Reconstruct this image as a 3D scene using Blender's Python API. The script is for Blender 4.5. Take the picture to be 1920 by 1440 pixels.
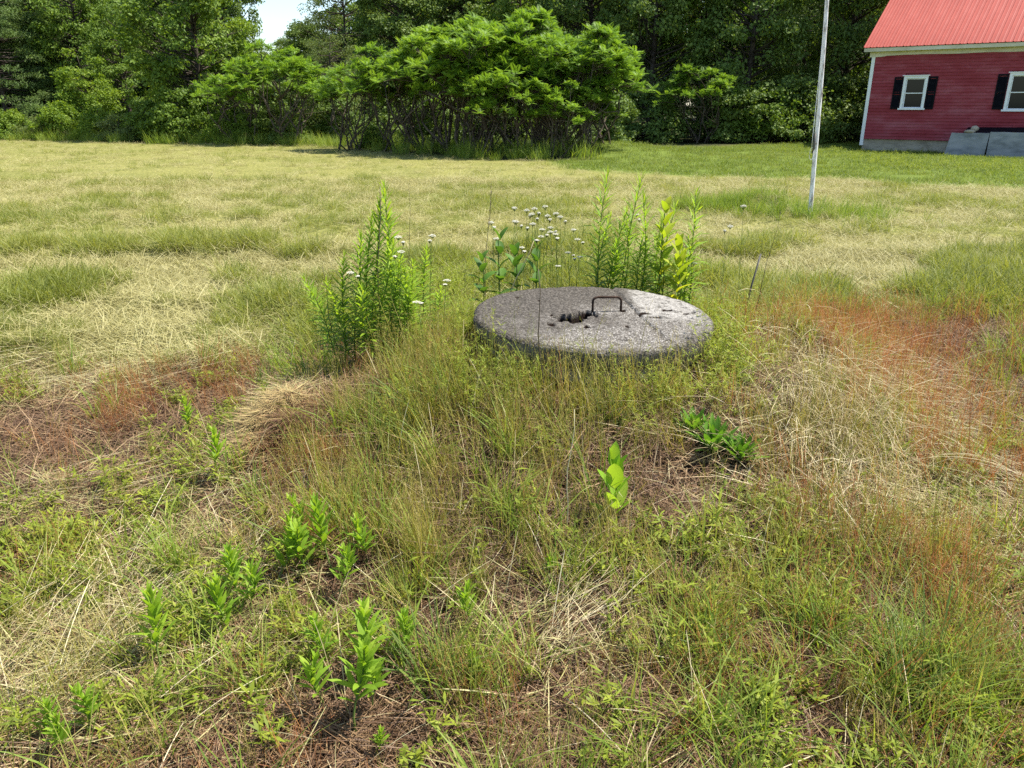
import bpy, math
import numpy as np
from mathutils import Vector, Matrix

# ------------------------------------------------------------------ camera, sky, sun, exposure
R = math.radians
scene = bpy.context.scene
for o in list(bpy.data.objects):
    bpy.data.objects.remove(o)
COL = scene.collection

PITCH = R(19.9)
EYE = np.array([0.0, 0.0, 1.6])
FPX = 1450.0
cam_d = bpy.data.cameras.new('camera')
cam_d.sensor_width = 36.0
cam_d.lens = FPX / 1920.0 * 36.0
cam_d.clip_start = 0.05
cam_d.clip_end = 2000.0
cam = bpy.data.objects.new('camera', cam_d)
COL.objects.link(cam)
cam.location = EYE
cam.rotation_euler = (math.pi / 2 - PITCH, 0, 0)
scene.camera = cam

SUN_EL = R(61)
SUN_DIR_H = np.array([0.975, 0.22]); SUN_DIR_H /= np.linalg.norm(SUN_DIR_H)      # towards the sun, on the ground
sun_vec = Vector((SUN_DIR_H[0] * math.cos(SUN_EL), SUN_DIR_H[1] * math.cos(SUN_EL), math.sin(SUN_EL)))
world = bpy.data.worlds.new('World')
scene.world = world
world.use_nodes = True
wn = world.node_tree
sky = wn.nodes.new('ShaderNodeTexSky')
sky.sky_type = 'NISHITA'
sky.sun_disc = False
sky.sun_elevation = SUN_EL
sky.sun_rotation = math.atan2(SUN_DIR_H[0], SUN_DIR_H[1])
sky.air_density = 1.0
sky.dust_density = 0.8
wn.links.new(sky.outputs[0], wn.nodes['Background'].inputs['Color'])
wn.nodes['Background'].inputs['Strength'].default_value = 0.125

sd = bpy.data.lights.new('sun', 'SUN')
sd.energy = 4.9
sd.angle = R(0.55)
sd.color = (1.0, 0.94, 0.84)
sun = bpy.data.objects.new('sun', sd)
COL.objects.link(sun)
sun.rotation_euler = sun_vec.to_track_quat('Z', 'Y').to_euler()

scene.view_settings.view_transform = 'Standard'
scene.view_settings.look = 'None'
scene.view_settings.exposure = 1.0
scene.view_settings.gamma = 1.0
scene.view_settings.use_curve_mapping = False
scene.cycles.max_bounces = 4
scene.cycles.diffuse_bounces = 2
scene.cycles.transmission_bounces = 2
scene.cycles.glossy_bounces = 2
scene.cycles.transparent_max_bounces = 4
scene.cycles.caustics_reflective = False
scene.cycles.caustics_refractive = False
scene.cycles.use_denoising = False

# ------------------------------------------------------------------ helpers: numbers
rng = np.random.default_rng(11)
_lat = np.random.default_rng(3).random((256, 256))


def vnoise(x, y):
    x = np.asarray(x, float); y = np.asarray(y, float)
    xi = np.floor(x).astype(int); yi = np.floor(y).astype(int)
    fx = x - xi; fy = y - yi
    fx = fx * fx * (3 - 2 * fx); fy = fy * fy * (3 - 2 * fy)
    a = _lat[xi & 255, yi & 255]; b = _lat[(xi + 1) & 255, yi & 255]
    c = _lat[xi & 255, (yi + 1) & 255]; d = _lat[(xi + 1) & 255, (yi + 1) & 255]
    return (a * (1 - fx) + b * fx) * (1 - fy) + (c * (1 - fx) + d * fx) * fy


def fbm(x, y, o=3, seed=0.0):
    s = 0.0; a = 0.5; t = 0.0
    for k in range(o):
        s = s + a * vnoise(x * 2 ** k + seed + 17.3 * k, y * 2 ** k + seed * 1.7 + 5.1 * k)
        t += a; a *= 0.5
    return s / t


def sstep(a, b, x):
    t = np.clip((np.asarray(x, float) - a) / (b - a), 0, 1)
    return t * t * (3 - 2 * t)


def ray(u, v):
    a = (u - 960) / FPX; b = (720 - v) / FPX
    c, s = math.cos(PITCH), math.sin(PITCH)
    return np.array([a, c + s * b, -s + c * b])


# ------------------------------------------------------------------ the lie of the land (metres)
WELL = np.array([0.41, 3.81])
LID_Z = 0.60
LID_R = 0.605
EDGE = np.array([(-90, 44), (-45, 42), (-24, 38.2), (-15.4, 35.2), (-9, 33.2), (-6, 31), (-4, 28), (-1.5, 25.2), (0.5, 24.2), (2.4, 24.6),
                 (3.4, 29), (6, 32), (10, 33.5), (13, 34.2), (17, 42), (90, 42)], float)


def edge_y(x):
    return np.interp(x, EDGE[:, 0], EDGE[:, 1])


def lawn_mask(x, y):
    lim = 20.8 - (x - 1.2) * 0.60
    lim = np.maximum(lim, 15.0) + 0.9 * (fbm(x * 0.7, y * 0.7, 2, 4.0) - 0.5)
    return sstep(-0.25, 0.45, y - lim) * sstep(1.0, 1.9, x + 0.10 * (y - 21))


def rough_limit(x):
    return np.interp(x, [-8, -3.2, -1.6, -0.9, -0.4, 0.4, 1.2, 1.9, 3.0, 4.4, 8], [4.5, 4.5, 4.75, 5.0, 5.1, 5.2, 5.2, 5.5, 5.7, 6.1, 6.4])


def rough_mask(x, y):
    lim = rough_limit(x) + 0.7 * (fbm(x * 1.3, y * 1.3, 3, 9.0) - 0.5)
    return 1 - sstep(-0.25, 0.3, y - lim)


def forest_mask(x, y):
    return sstep(-0.6, 0.8, y - edge_y(x) + 1.6 * (fbm(x * 0.5, y * 0.5, 2, 31.0) - 0.5))


STRAW = [(-3.0, 7.6, .55, .22), (-3.9, 8.0, .5, .25), (-3.1, 6.6, .45, .2), (-2.6, 5.7, .35, .16), (-5.6, 7.5, .6, .3), (-1.9, 6.3, .5, .16), (3.4, 8.2, 1.2, .2), (4.9, 6.5, .5, .18), (2.6, 7.0, .7, .15), (5.5, 9.2, 1.0, .25), (-4.6, 9.6, .9, .2)]


def field_noise(x, y):
    f = .75 * fbm(x * 1.25 + 2, y * 1.1, 4, 5.0) + .25 * fbm(x * .35 + 9, y * 1.25, 3, 15.0)
    f = f + .045 * np.sin((y + .3 * x + 1.6 * fbm(x * .4, y * .4, 2, 71.0)) * 2.9)
    for cx, cy, rx, ry in STRAW:
        f = f + .16 * np.exp(-(((x - cx - .4 * (y - cy)) / rx) ** 2 + ((y - cy) / ry) ** 2))
    return f


def green_weight(x, y):
    f = field_noise(x, y) - .09 * (1 - sstep(5.6, 8.5, y))
    return sstep(.56, .43, f) * (1 - .22 * sstep(8, 14, y))


def height(x, y):
    x = np.asarray(x, float); y = np.asarray(y, float)
    d2 = ((x - WELL[0]) / 1.45) ** 2 + ((y - WELL[1]) / 1.25) ** 2
    h = 0.48 * np.exp(-d2 ** 1.35)
    near = 1 - sstep(9, 16, y)
    h = h + near * 0.07 * (fbm(x * 1.4, y * 1.4, 3, 2.0) - 0.5)
    rm = rough_mask(x, y)
    h = h + (1 - rm) * near * (0.07 * (np.abs(fbm(x * .8 + 3, y * 1.5, 3, 7.0) - 0.5) * -2 + .25) + .09 * (green_weight(x, y) - .4))
    h = h + 0.07 * sstep(-1.2, -2.0, x) * (1 - rm) * near
    # raked hay lumps and ridges
    for cx, cy, rx, ry, hh in ((-1.17, 3.60, 0.20, 0.30, 0.10), (-1.05, 4.75, 0.25, 0.22, 0.06), (-1.9, 3.0, 0.5, 0.1, 0.05), (1.72, 4.45, 0.40, 0.45, 0.20), (4.0, 12.6, 0.35, 0.25, 0.22)):
        h = h + hh * np.exp(-(((x - cx) / rx) ** 2 + ((y - cy) / ry) ** 2))
    far = sstep(12, 30, y)
    h = h + far * 0.05 * (fbm(x * 0.25, y * 0.25, 2, 13.0) - 0.5)
    h = h - 0.10 * sstep(17, 15.5, np.hypot(x - 17.0, y - 28.2) * 3.2)
    h = h + 0.35 * np.exp(-(((x - 3.6) / 1.6) ** 2 + ((y - 27.5) / 2.6) ** 2))
    return h


def gz(x, y):
    return float(height(x, y))


def ground_at(u, v):
    d = ray(u, v)
    lo, hi = 0.6, None
    t = 0.6
    while t < 120:
        P = EYE + d * t
        if P[2] < gz(P[0], P[1]):
            hi = t; break
        lo = t; t += 0.05 + t * 0.01
    if hi is None:
        P = EYE + d * 100
        return np.array([P[0], P[1], gz(P[0], P[1])])
    for _ in range(18):
        m = 0.5 * (lo + hi); P = EYE + d * m
        if P[2] < gz(P[0], P[1]): hi = m
        else: lo = m
    P = EYE + d * hi
    return np.array([P[0], P[1], gz(P[0], P[1])])


def spot(u, y):
    """a place on the ground at distance y, seen in column u"""
    z = 0.0
    for _ in range(3):
        # column u at ground level
        b = (y * math.sin(PITCH) + (z - EYE[2]) * math.cos(PITCH)) / (y * math.cos(PITCH) - (z - EYE[2]) * math.sin(PITCH))
        t = y / (math.cos(PITCH) + math.sin(PITCH) * b)
        x = (u - 960) / FPX * t
        z = gz(x, y)
    return np.array([x, y, z])


# ------------------------------------------------------------------ helpers: meshes and objects
def mk_mesh(name, V, Q, mat=None, attrs=None, smooth=False, T=None):
    V = np.asarray(V, np.float32).reshape(-1, 3)
    Q = np.asarray(Q, np.int32).reshape(-1, 4)
    nt = 0 if T is None else len(T)
    me = bpy.data.meshes.new(name)
    me.vertices.add(len(V)); me.vertices.foreach_set('co', V.ravel())
    nl = Q.size + 3 * nt
    idx = Q.ravel()
    st = np.arange(len(Q), dtype=np.int32) * 4
    if nt:
        T = np.asarray(T, np.int32)
        idx = np.concatenate([idx, T.ravel()])
        st = np.concatenate([st, Q.size + np.arange(nt, dtype=np.int32) * 3])
    if nl:
        me.loops.add(nl); me.loops.foreach_set('vertex_index', idx)
        me.polygons.add(len(st)); me.polygons.foreach_set('loop_start', st)
        me.polygons.foreach_set('use_smooth', np.full(len(st), bool(smooth)))
    for k, a in (attrs or {}).items():
        a = np.asarray(a)
        if a.ndim == 2:
            at = me.attributes.new(k, 'FLOAT_VECTOR', 'POINT'); at.data.foreach_set('vector', a.astype(np.float32).ravel())
        elif a.dtype.kind == 'i':
            at = me.attributes.new(k, 'INT', 'POINT'); at.data.foreach_set('value', a.astype(np.int32))
        else:
            at = me.attributes.new(k, 'FLOAT', 'POINT'); at.data.foreach_set('value', a.astype(np.float32))
    if mat is not None:
        me.materials.append(mat)
    me.update(calc_edges=True)
    return me


class MB:
    """collects quads and triangles, with one random number per piece"""
    def __init__(s):
        s.V = []; s.Q = []; s.T = []; s.B = []; s.n = 0

    def add(s, V, Q, b=None, T=None):
        V = np.asarray(V, float).reshape(-1, 3)
        s.V.append(V)
        if Q is not None and len(Q): s.Q.append(np.asarray(Q, int).reshape(-1, 4) + s.n)
        if T is not None and len(T): s.T.append(np.asarray(T, int).reshape(-1, 3) + s.n)
        s.B.append(np.full(len(V), rng.random()) if b is None else np.broadcast_to(np.asarray(b, float), (len(V),)))
        s.n += len(V)

    def mesh(s, name, mat, smooth=False):
        V = np.concatenate(s.V)
        Q = np.concatenate(s.Q) if s.Q else np.zeros((0, 4), int)
        T = np.concatenate(s.T) if s.T else None
        return mk_mesh(name, V, Q, mat, {'b': np.concatenate(s.B)}, smooth, T)

    def box(s, x0, x1, y0, y1, z0, z1):
        V = [(x, y, z) for z in (z0, z1) for y in (y0, y1) for x in (x0, x1)]
        s.add(V, [(0, 2, 3, 1), (4, 5, 7, 6), (0, 1, 5, 4), (2, 6, 7, 3), (0, 4, 6, 2), (1, 3, 7, 5)])

    def tube(s, P, rad, sides=6, cap=True):
        P = np.asarray(P, float); n = len(P)
        rad = np.broadcast_to(np.asarray(rad, float), (n,))
        t = np.gradient(P, axis=0)
        t /= np.linalg.norm(t, axis=1)[:, None] + 1e-9
        ref = np.array([0, 0, 1.0]) if abs(t[0][2]) < 0.9 else np.array([1.0, 0, 0])
        a = np.cross(t, ref); a /= np.linalg.norm(a, axis=1)[:, None] + 1e-9
        b = np.cross(t, a)
        ang = np.arange(sides) * 2 * math.pi / sides
        V = P[:, None, :] + rad[:, None, None] * (np.cos(ang)[None, :, None] * a[:, None, :] + np.sin(ang)[None, :, None] * b[:, None, :])
        i = np.arange(n - 1)[:, None] * sides; j = np.arange(sides)[None, :]; k = (j + 1) % sides
        Q = np.stack([i + j, i + k, i + sides + k, i + sides + j], -1).reshape(-1, 4)
        T = None
        V = V.reshape(-1, 3)
        if cap:
            V = np.vstack([V, P[0], P[-1]])
            m = n * sides
            jj = np.arange(sides); kk = (jj + 1) % sides
            T = np.concatenate([np.stack([np.full(sides, m), kk, jj], -1),
                                np.stack([np.full(sides, m + 1), (n - 1) * sides + jj, (n - 1) * sides + kk], -1)])
        s.add(V, Q, None, T)


PROFILES = {
    'grass': lambda s: np.clip(1.0 - s ** 2.2, 0.06, 1) * np.clip(0.75 + s, 0, 1),
    'lance': lambda s: np.maximum(0.10, np.sin(np.pi * np.clip(s * 0.93 + 0.05, 0, 1)) ** 0.8),
    'ovate': lambda s: np.maximum(0.12, np.sin(np.pi * np.clip(s ** 0.8 * 0.97 + 0.02, 0, 1)) ** 0.6),
    'thread': lambda s: np.where(s > 0.98, 0.4, 1.0),
}


def strips(root, az, L, phi0, kap, width, nseg=3, prof='grass', fold=0.0, roll=None):
    """curved ribbons; angles measured from the vertical. Returns V, Q, b"""
    n = len(az)
    L = np.broadcast_to(L, (n,)); phi0 = np.broadcast_to(phi0, (n,)); kap = np.broadcast_to(kap, (n,)); width = np.broadcast_to(width, (n,))
    s = np.linspace(0, 1, nseg + 1)
    mid = 0.5 * (s[1:] + s[:-1])
    ph = phi0[:, None] + kap[:, None] * mid[None]
    dl = (L / nseg)[:, None]
    hx = np.concatenate([np.zeros((n, 1)), np.cumsum(np.sin(ph) * dl, 1)], 1)
    hz = np.concatenate([np.zeros((n, 1)), np.cumsum(np.cos(ph) * dl, 1)], 1)
    ca, sa = np.cos(az)[:, None], np.sin(az)[:, None]
    C = np.stack([root[:, 0:1] + hx * ca, root[:, 1:2] + hx * sa, root[:, 2:3] + hz], -1)
    tw = rng.uniform(-0.7, 0.7, n) if roll is None else np.broadcast_to(roll, (n,))
    side = np.stack([-np.sin(az) * np.cos(tw), np.cos(az) * np.cos(tw), np.sin(tw)], -1)
    w = PROFILES[prof](s)[None, :] * width[:, None] * 0.5
    A = C - side[:, None, :] * w[..., None]
    B = C + side[:, None, :] * w[..., None]
    V = np.stack([A, B], 2).reshape(-1, 3)
    base = (np.arange(n) * (nseg + 1) * 2)[:, None]
    k = (np.arange(nseg) * 2)[None]
    i = base + k
    Q = np.stack([i, i + 1, i + 3, i + 2], -1).reshape(-1, 4)
    b = np.repeat(rng.random(n), (nseg + 1) * 2)
    return V, Q, b


def empty(name, loc, rz=0.0, sc=1.0):
    o = bpy.data.objects.new(name, None)
    o.empty_display_size = 0.2
    COL.objects.link(o)
    o.location = [float(c) for c in loc]; o.rotation_euler = (0, 0, rz); o.scale = (sc, sc, sc) if np.isscalar(sc) else sc
    return o


def obj(name, me, parent=None, loc=(0, 0, 0), rot=(0, 0, 0)):
    o = bpy.data.objects.new(name, me)
    COL.objects.link(o)
    o.location = [float(c) for c in loc]; o.rotation_euler = rot
    if parent is not None: o.parent = parent
    return o


def tag(o, label=None, cat=None, group=None, kind=None):
    if label: o['label'] = label
    if cat: o['category'] = cat
    if group: o['group'] = group
    if kind: o['kind'] = kind
    return o


# ------------------------------------------------------------------ helpers: materials
class NT:
    def __init__(s, name):
        s.m = bpy.data.materials.new(name); s.m.use_nodes = True
        s.t = s.m.node_tree; s.t.nodes.clear()
        s.out = s.n('ShaderNodeOutputMaterial')

    def n(s, typ, **kw):
        x = s.t.nodes.new(typ)
        for k, v in kw.items(): setattr(x, k, v)
        return x

    def l(s, a, b): s.t.links.new(a, b)

    def setv(s, sock, v):
        if hasattr(v, 'is_output'): s.l(v, sock)
        elif isinstance(v, (tuple, list)) and len(v) == 3 and sock.type == 'RGBA': sock.default_value = (*v, 1)
        else: sock.default_value = v

    def math(s, op, a, b=0.5, clamp=False):
        x = s.n('ShaderNodeMath', operation=op, use_clamp=clamp)
        s.setv(x.inputs[0], a); s.setv(x.inputs[1], b)
        return x.outputs[0]

    def mix(s, f, a, b, mode='MIX'):
        x = s.n('ShaderNodeMix', data_type='RGBA', blend_type=mode, clamp_factor=True)
        s.setv(x.inputs['Factor'], f); s.setv(x.inputs[6], a); s.setv(x.inputs[7], b)
        return x.outputs[2]

    def noise(s, scale, detail=3.0, rough=0.55, vec=None, dist=0.0):
        x = s.n('ShaderNodeTexNoise'); x.inputs['Scale'].default_value = scale; x.inputs['Detail'].default_value = detail
        x.inputs['Roughness'].default_value = rough; x.inputs['Distortion'].default_value = dist
        if vec is not None: s.l(vec, x.inputs['Vector'])
        return x.outputs['Fac']

    def ramp(s, f, stops, interp='LINEAR'):
        x = s.n('ShaderNodeValToRGB'); cr = x.color_ramp; cr.interpolation = interp
        while len(cr.elements) < len(stops): cr.elements.new(0.5)
        for e, (p, c) in zip(cr.elements, stops):
            e.position = p; e.color = (*c, 1) if len(c) == 3 else c
        s.setv(x.inputs[0], f)
        return x.outputs[0]

    def range(s, f, a, b, c=0.0, d=1.0):
        x = s.n('ShaderNodeMapRange'); x.interpolation_type = 'SMOOTHSTEP'
        s.setv(x.inputs[0], f)
        for i, v in enumerate((a, b, c, d)): x.inputs[i + 1].default_value = v
        return x.outputs[0]

    def attr(s, name, typ='GEOMETRY'):
        x = s.n('ShaderNodeAttribute', attribute_type=typ, attribute_name=name)
        return x.outputs['Fac']

    def bump(s, h, strength=0.5, dist=0.02):
        x = s.n('ShaderNodeBump'); x.inputs['Strength'].default_value = strength; x.inputs['Distance'].default_value = dist
        s.l(h, x.inputs['Height'])
        return x.outputs[0]

    def pbsdf(s, col, rough=0.7, spec=0.3, metal=0.0, normal=None):
        x = s.n('ShaderNodeBsdfPrincipled')
        s.setv(x.inputs['Base Color'], col); s.setv(x.inputs['Roughness'], rough)
        x.inputs['Specular IOR Level'].default_value = spec; x.inputs['Metallic'].default_value = metal
        if normal is not None: s.l(normal, x.inputs['Normal'])
        return x.outputs[0]

    def done(s, sh):
        s.l(sh, s.out.inputs['Surface']); return s.m

    def co(s):
        return s.n('ShaderNodeTexCoord').outputs['Object']


def leaf_mat(name, stops, transl=0.4, inst=False, rough=0.55, spec=0.25, tcol=(1.25, 1.2, 0.55), wb=0.55):
    t = NT(name)
    f = t.attr('b')
    if inst:
        f = t.math('ADD', t.math('MULTIPLY', f, wb), t.math('MULTIPLY', t.math('ADD', t.attr('tint', 'INSTANCER'), t.attr('tint')), 1 - wb))
    else:
        oi = t.n('ShaderNodeObjectInfo')
        f = t.math('ADD', t.math('MULTIPLY', f, 0.8), t.math('MULTIPLY', oi.outputs['Random'], 0.2))
    c = t.ramp(f, stops)
    p = t.pbsdf(c, rough, spec)
    tr = t.n('ShaderNodeBsdfTranslucent')
    tc = t.mix(1.0, c, tcol, 'MULTIPLY')
    t.l(tc, tr.inputs['Color'])
    mx = t.n('ShaderNodeMixShader'); mx.inputs[0].default_value = transl
    t.l(p, mx.inputs[1]); t.l(tr.outputs[0], mx.inputs[2])
    return t.done(mx.outputs[0])


def ev(*c): return [(i / (len(c) - 1), x) for i, x in enumerate(c)]


M = {}
M['hay'] = leaf_mat('dry hay', ev((.15, .135, .045), (.29, .265, .095), (.385, .35, .14), (.49, .45, .22), (.235, .265, .075)), .22, True, tcol=(1, 1, .8))
M['green'] = leaf_mat('field grass', ev((.11, .14, .028), (.18, .22, .042), (.28, .30, .070), (.42, .39, .14)), .40, True)
M['lawn'] = leaf_mat('lawn grass', ev((.085, .14, .022), (.14, .20, .032), (.20, .25, .046), (.30, .29, .09)), .40, True)
M['fescue'] = leaf_mat('fescue', ev((.10, .135, .024), (.20, .215, .040), (.34, .30, .060), (.52, .43, .15), (.46, .24, .050)), .35, True)
M['sorrel'] = leaf_mat('sorrel', ev((.20, .070, .030), (.34, .13, .048), (.44, .21, .075), (.42, .30, .09)), .35, True, tcol=(1.1, .9, .7))
M['thatch'] = leaf_mat('thatch', ev((.050, .026, .015), (.15, .085, .046), (.30, .195, .10), (.55, .43, .24)), .10, True, tcol=(1, 1, .8))
M['herb'] = leaf_mat('low herbs', ev((.08, .125, .018), (.16, .21, .024), (.27, .33, .032), (.40, .43, .055)), .42, True)
M['tall'] = leaf_mat('meadow grass', ev((.09, .16, .026), (.16, .25, .034), (.27, .35, .052), (.44, .42, .13)), .42, True)
M['straw_long'] = leaf_mat('long dead grass', ev((.28, .22, .12), (.46, .38, .20), (.58, .50, .30), (.66, .60, .40)), .15, tcol=(1, 1, .8))
M['goldenrod'] = leaf_mat('goldenrod leaf', ev((.12, .23, .022), (.20, .34, .030), (.29, .43, .040), (.40, .50, .055)), .50)
M['shoot'] = leaf_mat('young goldenrod leaf', ev((.13, .25, .022), (.20, .35, .030), (.29, .44, .040), (.40, .50, .06)), .50)
M['milkweed'] = leaf_mat('yellow milkweed leaf', ev((.24, .36, .025), (.38, .46, .035), (.55, .55, .05)), .48)
M['shootbright'] = leaf_mat('bright milkweed leaf', ev((.20, .40, .03), (.28, .48, .04), (.38, .52, .06)), .48)
M['dark_leaf'] = leaf_mat('dark broad leaf', ev((.05, .12, .018), (.085, .18, .024), (.12, .24, .03)), .40)
M['dock'] = leaf_mat('dock leaf', ev((.09, .20, .02), (.13, .28, .03), (.20, .36, .045)), .40)
M['yarrow'] = leaf_mat('yarrow flower', ev((.72, .70, .58), (.82, .80, .68), (.88, .86, .76)), .45, tcol=(1, 1, 1))
M['yarrow_leaf'] = leaf_mat('yarrow foliage', ev((.08, .14, .03), (.14, .20, .05), (.2, .25, .07)), .35)
M['stem_green'] = leaf_mat('green stem', ev((.10, .16, .03), (.16, .22, .05)), .15)
M['stem_dead'] = leaf_mat('dead stem', ev((.05, .035, .025), (.10, .075, .05), (.16, .12, .08)), .0)
M['leafA'] = leaf_mat('maple foliage', ev((0.067, 0.118, 0.017), (0.106, 0.179, 0.024), (0.162, 0.252, 0.034), (0.235, 0.325, 0.047)), .38)
M['leafB'] = leaf_mat('dark woodland foliage', ev((0.071, 0.118, 0.026), (0.112, 0.177, 0.035), (0.159, 0.236, 0.047), (0.224, 0.295, 0.065)), .34)
M['leafC'] = leaf_mat('pine needles', ev((0.066, 0.120, 0.038), (0.102, 0.168, 0.048), (0.144, 0.216, 0.060), (0.204, 0.288, 0.072)), .25)
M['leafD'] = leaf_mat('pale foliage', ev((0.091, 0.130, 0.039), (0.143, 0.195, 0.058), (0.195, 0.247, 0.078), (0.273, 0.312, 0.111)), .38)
M['leafE'] = leaf_mat('yellow green foliage', ev((0.091, 0.156, 0.016), (0.143, 0.234, 0.023), (0.221, 0.312, 0.033), (0.312, 0.377, 0.052)), .42)
M['sumac'] = leaf_mat('sumac leaf', ev((.090, .175, .020), (.14, .255, .028), (.20, .33, .038), (.29, .41, .06)), .45, rough=.5, spec=.25)


def bark_mat(name, c0, c1):
    t = NT(name)
    c = t.ramp(t.noise(9, 4, .65, t.co()), [(0.35, c0), (0.7, c1)])
    return t.done(t.pbsdf(c, .9, .1))


M['bark'] = bark_mat('bark', (.035, .028, .022), (.11, .09, .07))
M['bark_sumac'] = bark_mat('sumac bark', (.05, .04, .03), (.16, .13, .10))


# ------------------------------------------------------------------ ground (one sheet out to the horizon)
def zones(x, y):
    rm, lm, fm = rough_mask(x, y), lawn_mask(x, y), forest_mask(x, y)
    lm = lm * (1 - fm)
    rm = rm * (1 - lm) * (1 - fm)
    return rm, lm, fm


def sinh_axis(c, lo, hi, n, k):
    a = np.arcsinh((lo - c) / k); b = np.arcsinh((hi - c) / k)
    return c + k * np.sinh(np.linspace(a, b, n))


gx = sinh_axis(0.2, -700, 700, 360, 2.2)
gy = sinh_axis(3.6, -500, 900, 380, 2.4)
GX, GY = np.meshgrid(gx, gy, indexing='xy')
GZ = height(GX, GY)
rm, lm, fm = zones(GX, GY)
ii = (np.arange(len(gy) - 1)[:, None] * len(gx) + np.arange(len(gx) - 1)[None])
gq = np.stack([ii, ii + 1, ii + 1 + len(gx), ii + len(gx)], -1).reshape(-1, 4)

t = NT('field ground')
co = t.co()
n1 = t.noise(1.3, 4, .6, co); n2 = t.noise(14, 4, .65, co); n3 = t.noise(90, 3, .7, co); n0 = t.noise(.25, 3, .5, co)
hay_c = t.ramp(n2, [(.30, (.10, .11, .028)), (.48, (.20, .195, .058)), (.62, (.30, .285, .09)), (.75, (.38, .355, .13))])
hay_c = t.mix(t.attr('greenw'), hay_c, t.ramp(n2, [(.35, (.10, .11, .028)), (.65, (.24, .24, .07))]))
lawn_c = t.ramp(n2, [(.3, (.065, .10, .018)), (.5, (.12, .165, .028)), (.7, (.18, .215, .045))])
soil_c = t.ramp(t.math('ADD', t.math('MULTIPLY', n2, .6), t.math('MULTIPLY', n3, .4)), [(.32, (.014, .009, .006)), (.5, (.040, .026, .017)), (.66, (.11, .073, .046))])
litter_c = t.ramp(n2, [(.3, (.02, .022, .010)), (.55, (.045, .05, .018)), (.75, (.08, .085, .03))])
c = t.mix(t.attr('lawn'), hay_c, lawn_c)
c = t.mix(t.attr('rough'), c, soil_c)
c = t.mix(t.attr('forest'), c, litter_c)
hh = t.math('ADD', n2, t.math('MULTIPLY', n3, .5))
M['ground'] = t.done(t.pbsdf(c, .95, .1, 0, t.bump(hh, .7, .03)))
ground = obj('ground', mk_mesh('ground', np.stack([GX, GY, GZ], -1).reshape(-1, 3), gq, M['ground'],
             {'rough': rm.ravel(), 'lawn': lm.ravel(), 'forest': fm.ravel(), 'greenw': (.85 * green_weight(GX, GY)).ravel()}, True))
tag(ground, 'mown hay field rising to a rough mound around the well, lawn beyond', 'ground', kind='structure')

# ------------------------------------------------------------------ house
TH = R(39)
HC = np.array([13.56, 31.5])
he = np.array([math.cos(TH), -math.sin(TH)])
hrz = -TH


def paint_mat(name, base, fade, dark, scale=3.0, rough=.6, spec=.3):
    t = NT(name); mp = t.n('ShaderNodeMapping'); mp.inputs['Scale'].default_value = (1, 1, 3.0); t.l(t.n('ShaderNodeNewGeometry').outputs['Position'], mp.inputs[0]); co = mp.outputs[0]
    n = t.noise(scale, 4, .6, co); m = t.noise(scale * 9, 3, .6, co)
    c = t.ramp(n, [(.30, dark), (.5, base), (.72, fade)])
    c = t.mix(t.math('MULTIPLY', t.range(m, .55, .75), .35), c, fade)
    return t.done(t.pbsdf(c, rough, spec, 0, t.bump(m, .15, .004)))


M['red_board'] = paint_mat('weathered red paint', (.31, .050, .062), (.40, .115, .135), (.25, .030, .036), .8, .7, .15)
M['white_trim'] = paint_mat('white trim', (.88, .88, .87), (.90, .90, .90), (.80, .80, .78), 2.0)
M['cream_trim'] = paint_mat('cream trim', (.66, .60, .45), (.72, .68, .56), (.50, .45, .33), 1.5)
M['shutter'] = paint_mat('black shutter', (.006, .006, .009), (.012, .012, .015), (.004, .004, .006), 3.0, .7, .1)
M['concrete'] = paint_mat('foundation concrete', (.40, .345, .26), (.48, .43, .34), (.24, .205, .155), 2.5, .9, .1)
M['granite'] = paint_mat('grey slab', (.27, .28, .29), (.36, .36, .37), (.15, .16, .165), 1.6, .85, .15)
M['dark_int'] = paint_mat('dark interior', (.02, .02, .02), (.03, .03, .03), (.012, .012, .012), 2.0, .9, .1)
t = NT('window glass')
gl = t.n('ShaderNodeBsdfPrincipled')
gl.inputs['Base Color'].default_value = (.012, .016, .016, 1); gl.inputs['Roughness'].default_value = .06; gl.inputs['Specular IOR Level'].default_value = .22
M['glass'] = t.done(gl.outputs[0])
t = NT('red metal roof'); co = t.co()
rn = t.noise(.7, 4, .6, co)
rc = t.ramp(rn, [(.3, (.32, .062, .045)), (.5, (.37, .076, .055)), (.72, (.42, .10, .075))])
M['roof'] = t.done(t.pbsdf(rc, .6, .22))

HOUSE_Z = gz(*HC) - 0.03
house = empty('house', (HC[0], HC[1], 0), hrz)
tag(house, 'weathered dark red clapboard house with a bright red metal roof at the right edge', 'house')
# local axes: x along the front to the right, y back into the house, z up
HL, HD = 12.0, 7.4
Z0, Z1 = 0.34, 3.34
mb = MB()
mb.box(0.05, HL - .05, 0.06, HD - .06, -0.5, Z0 - .01)
obj('foundation', mb.mesh('foundation', M['concrete']), house)
WIN = [(1.20, 2.06, 1.40, 2.60), (4.57, 5.49, 1.36, 2.64), (8.2, 9.1, 1.36, 2.64)]
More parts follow.
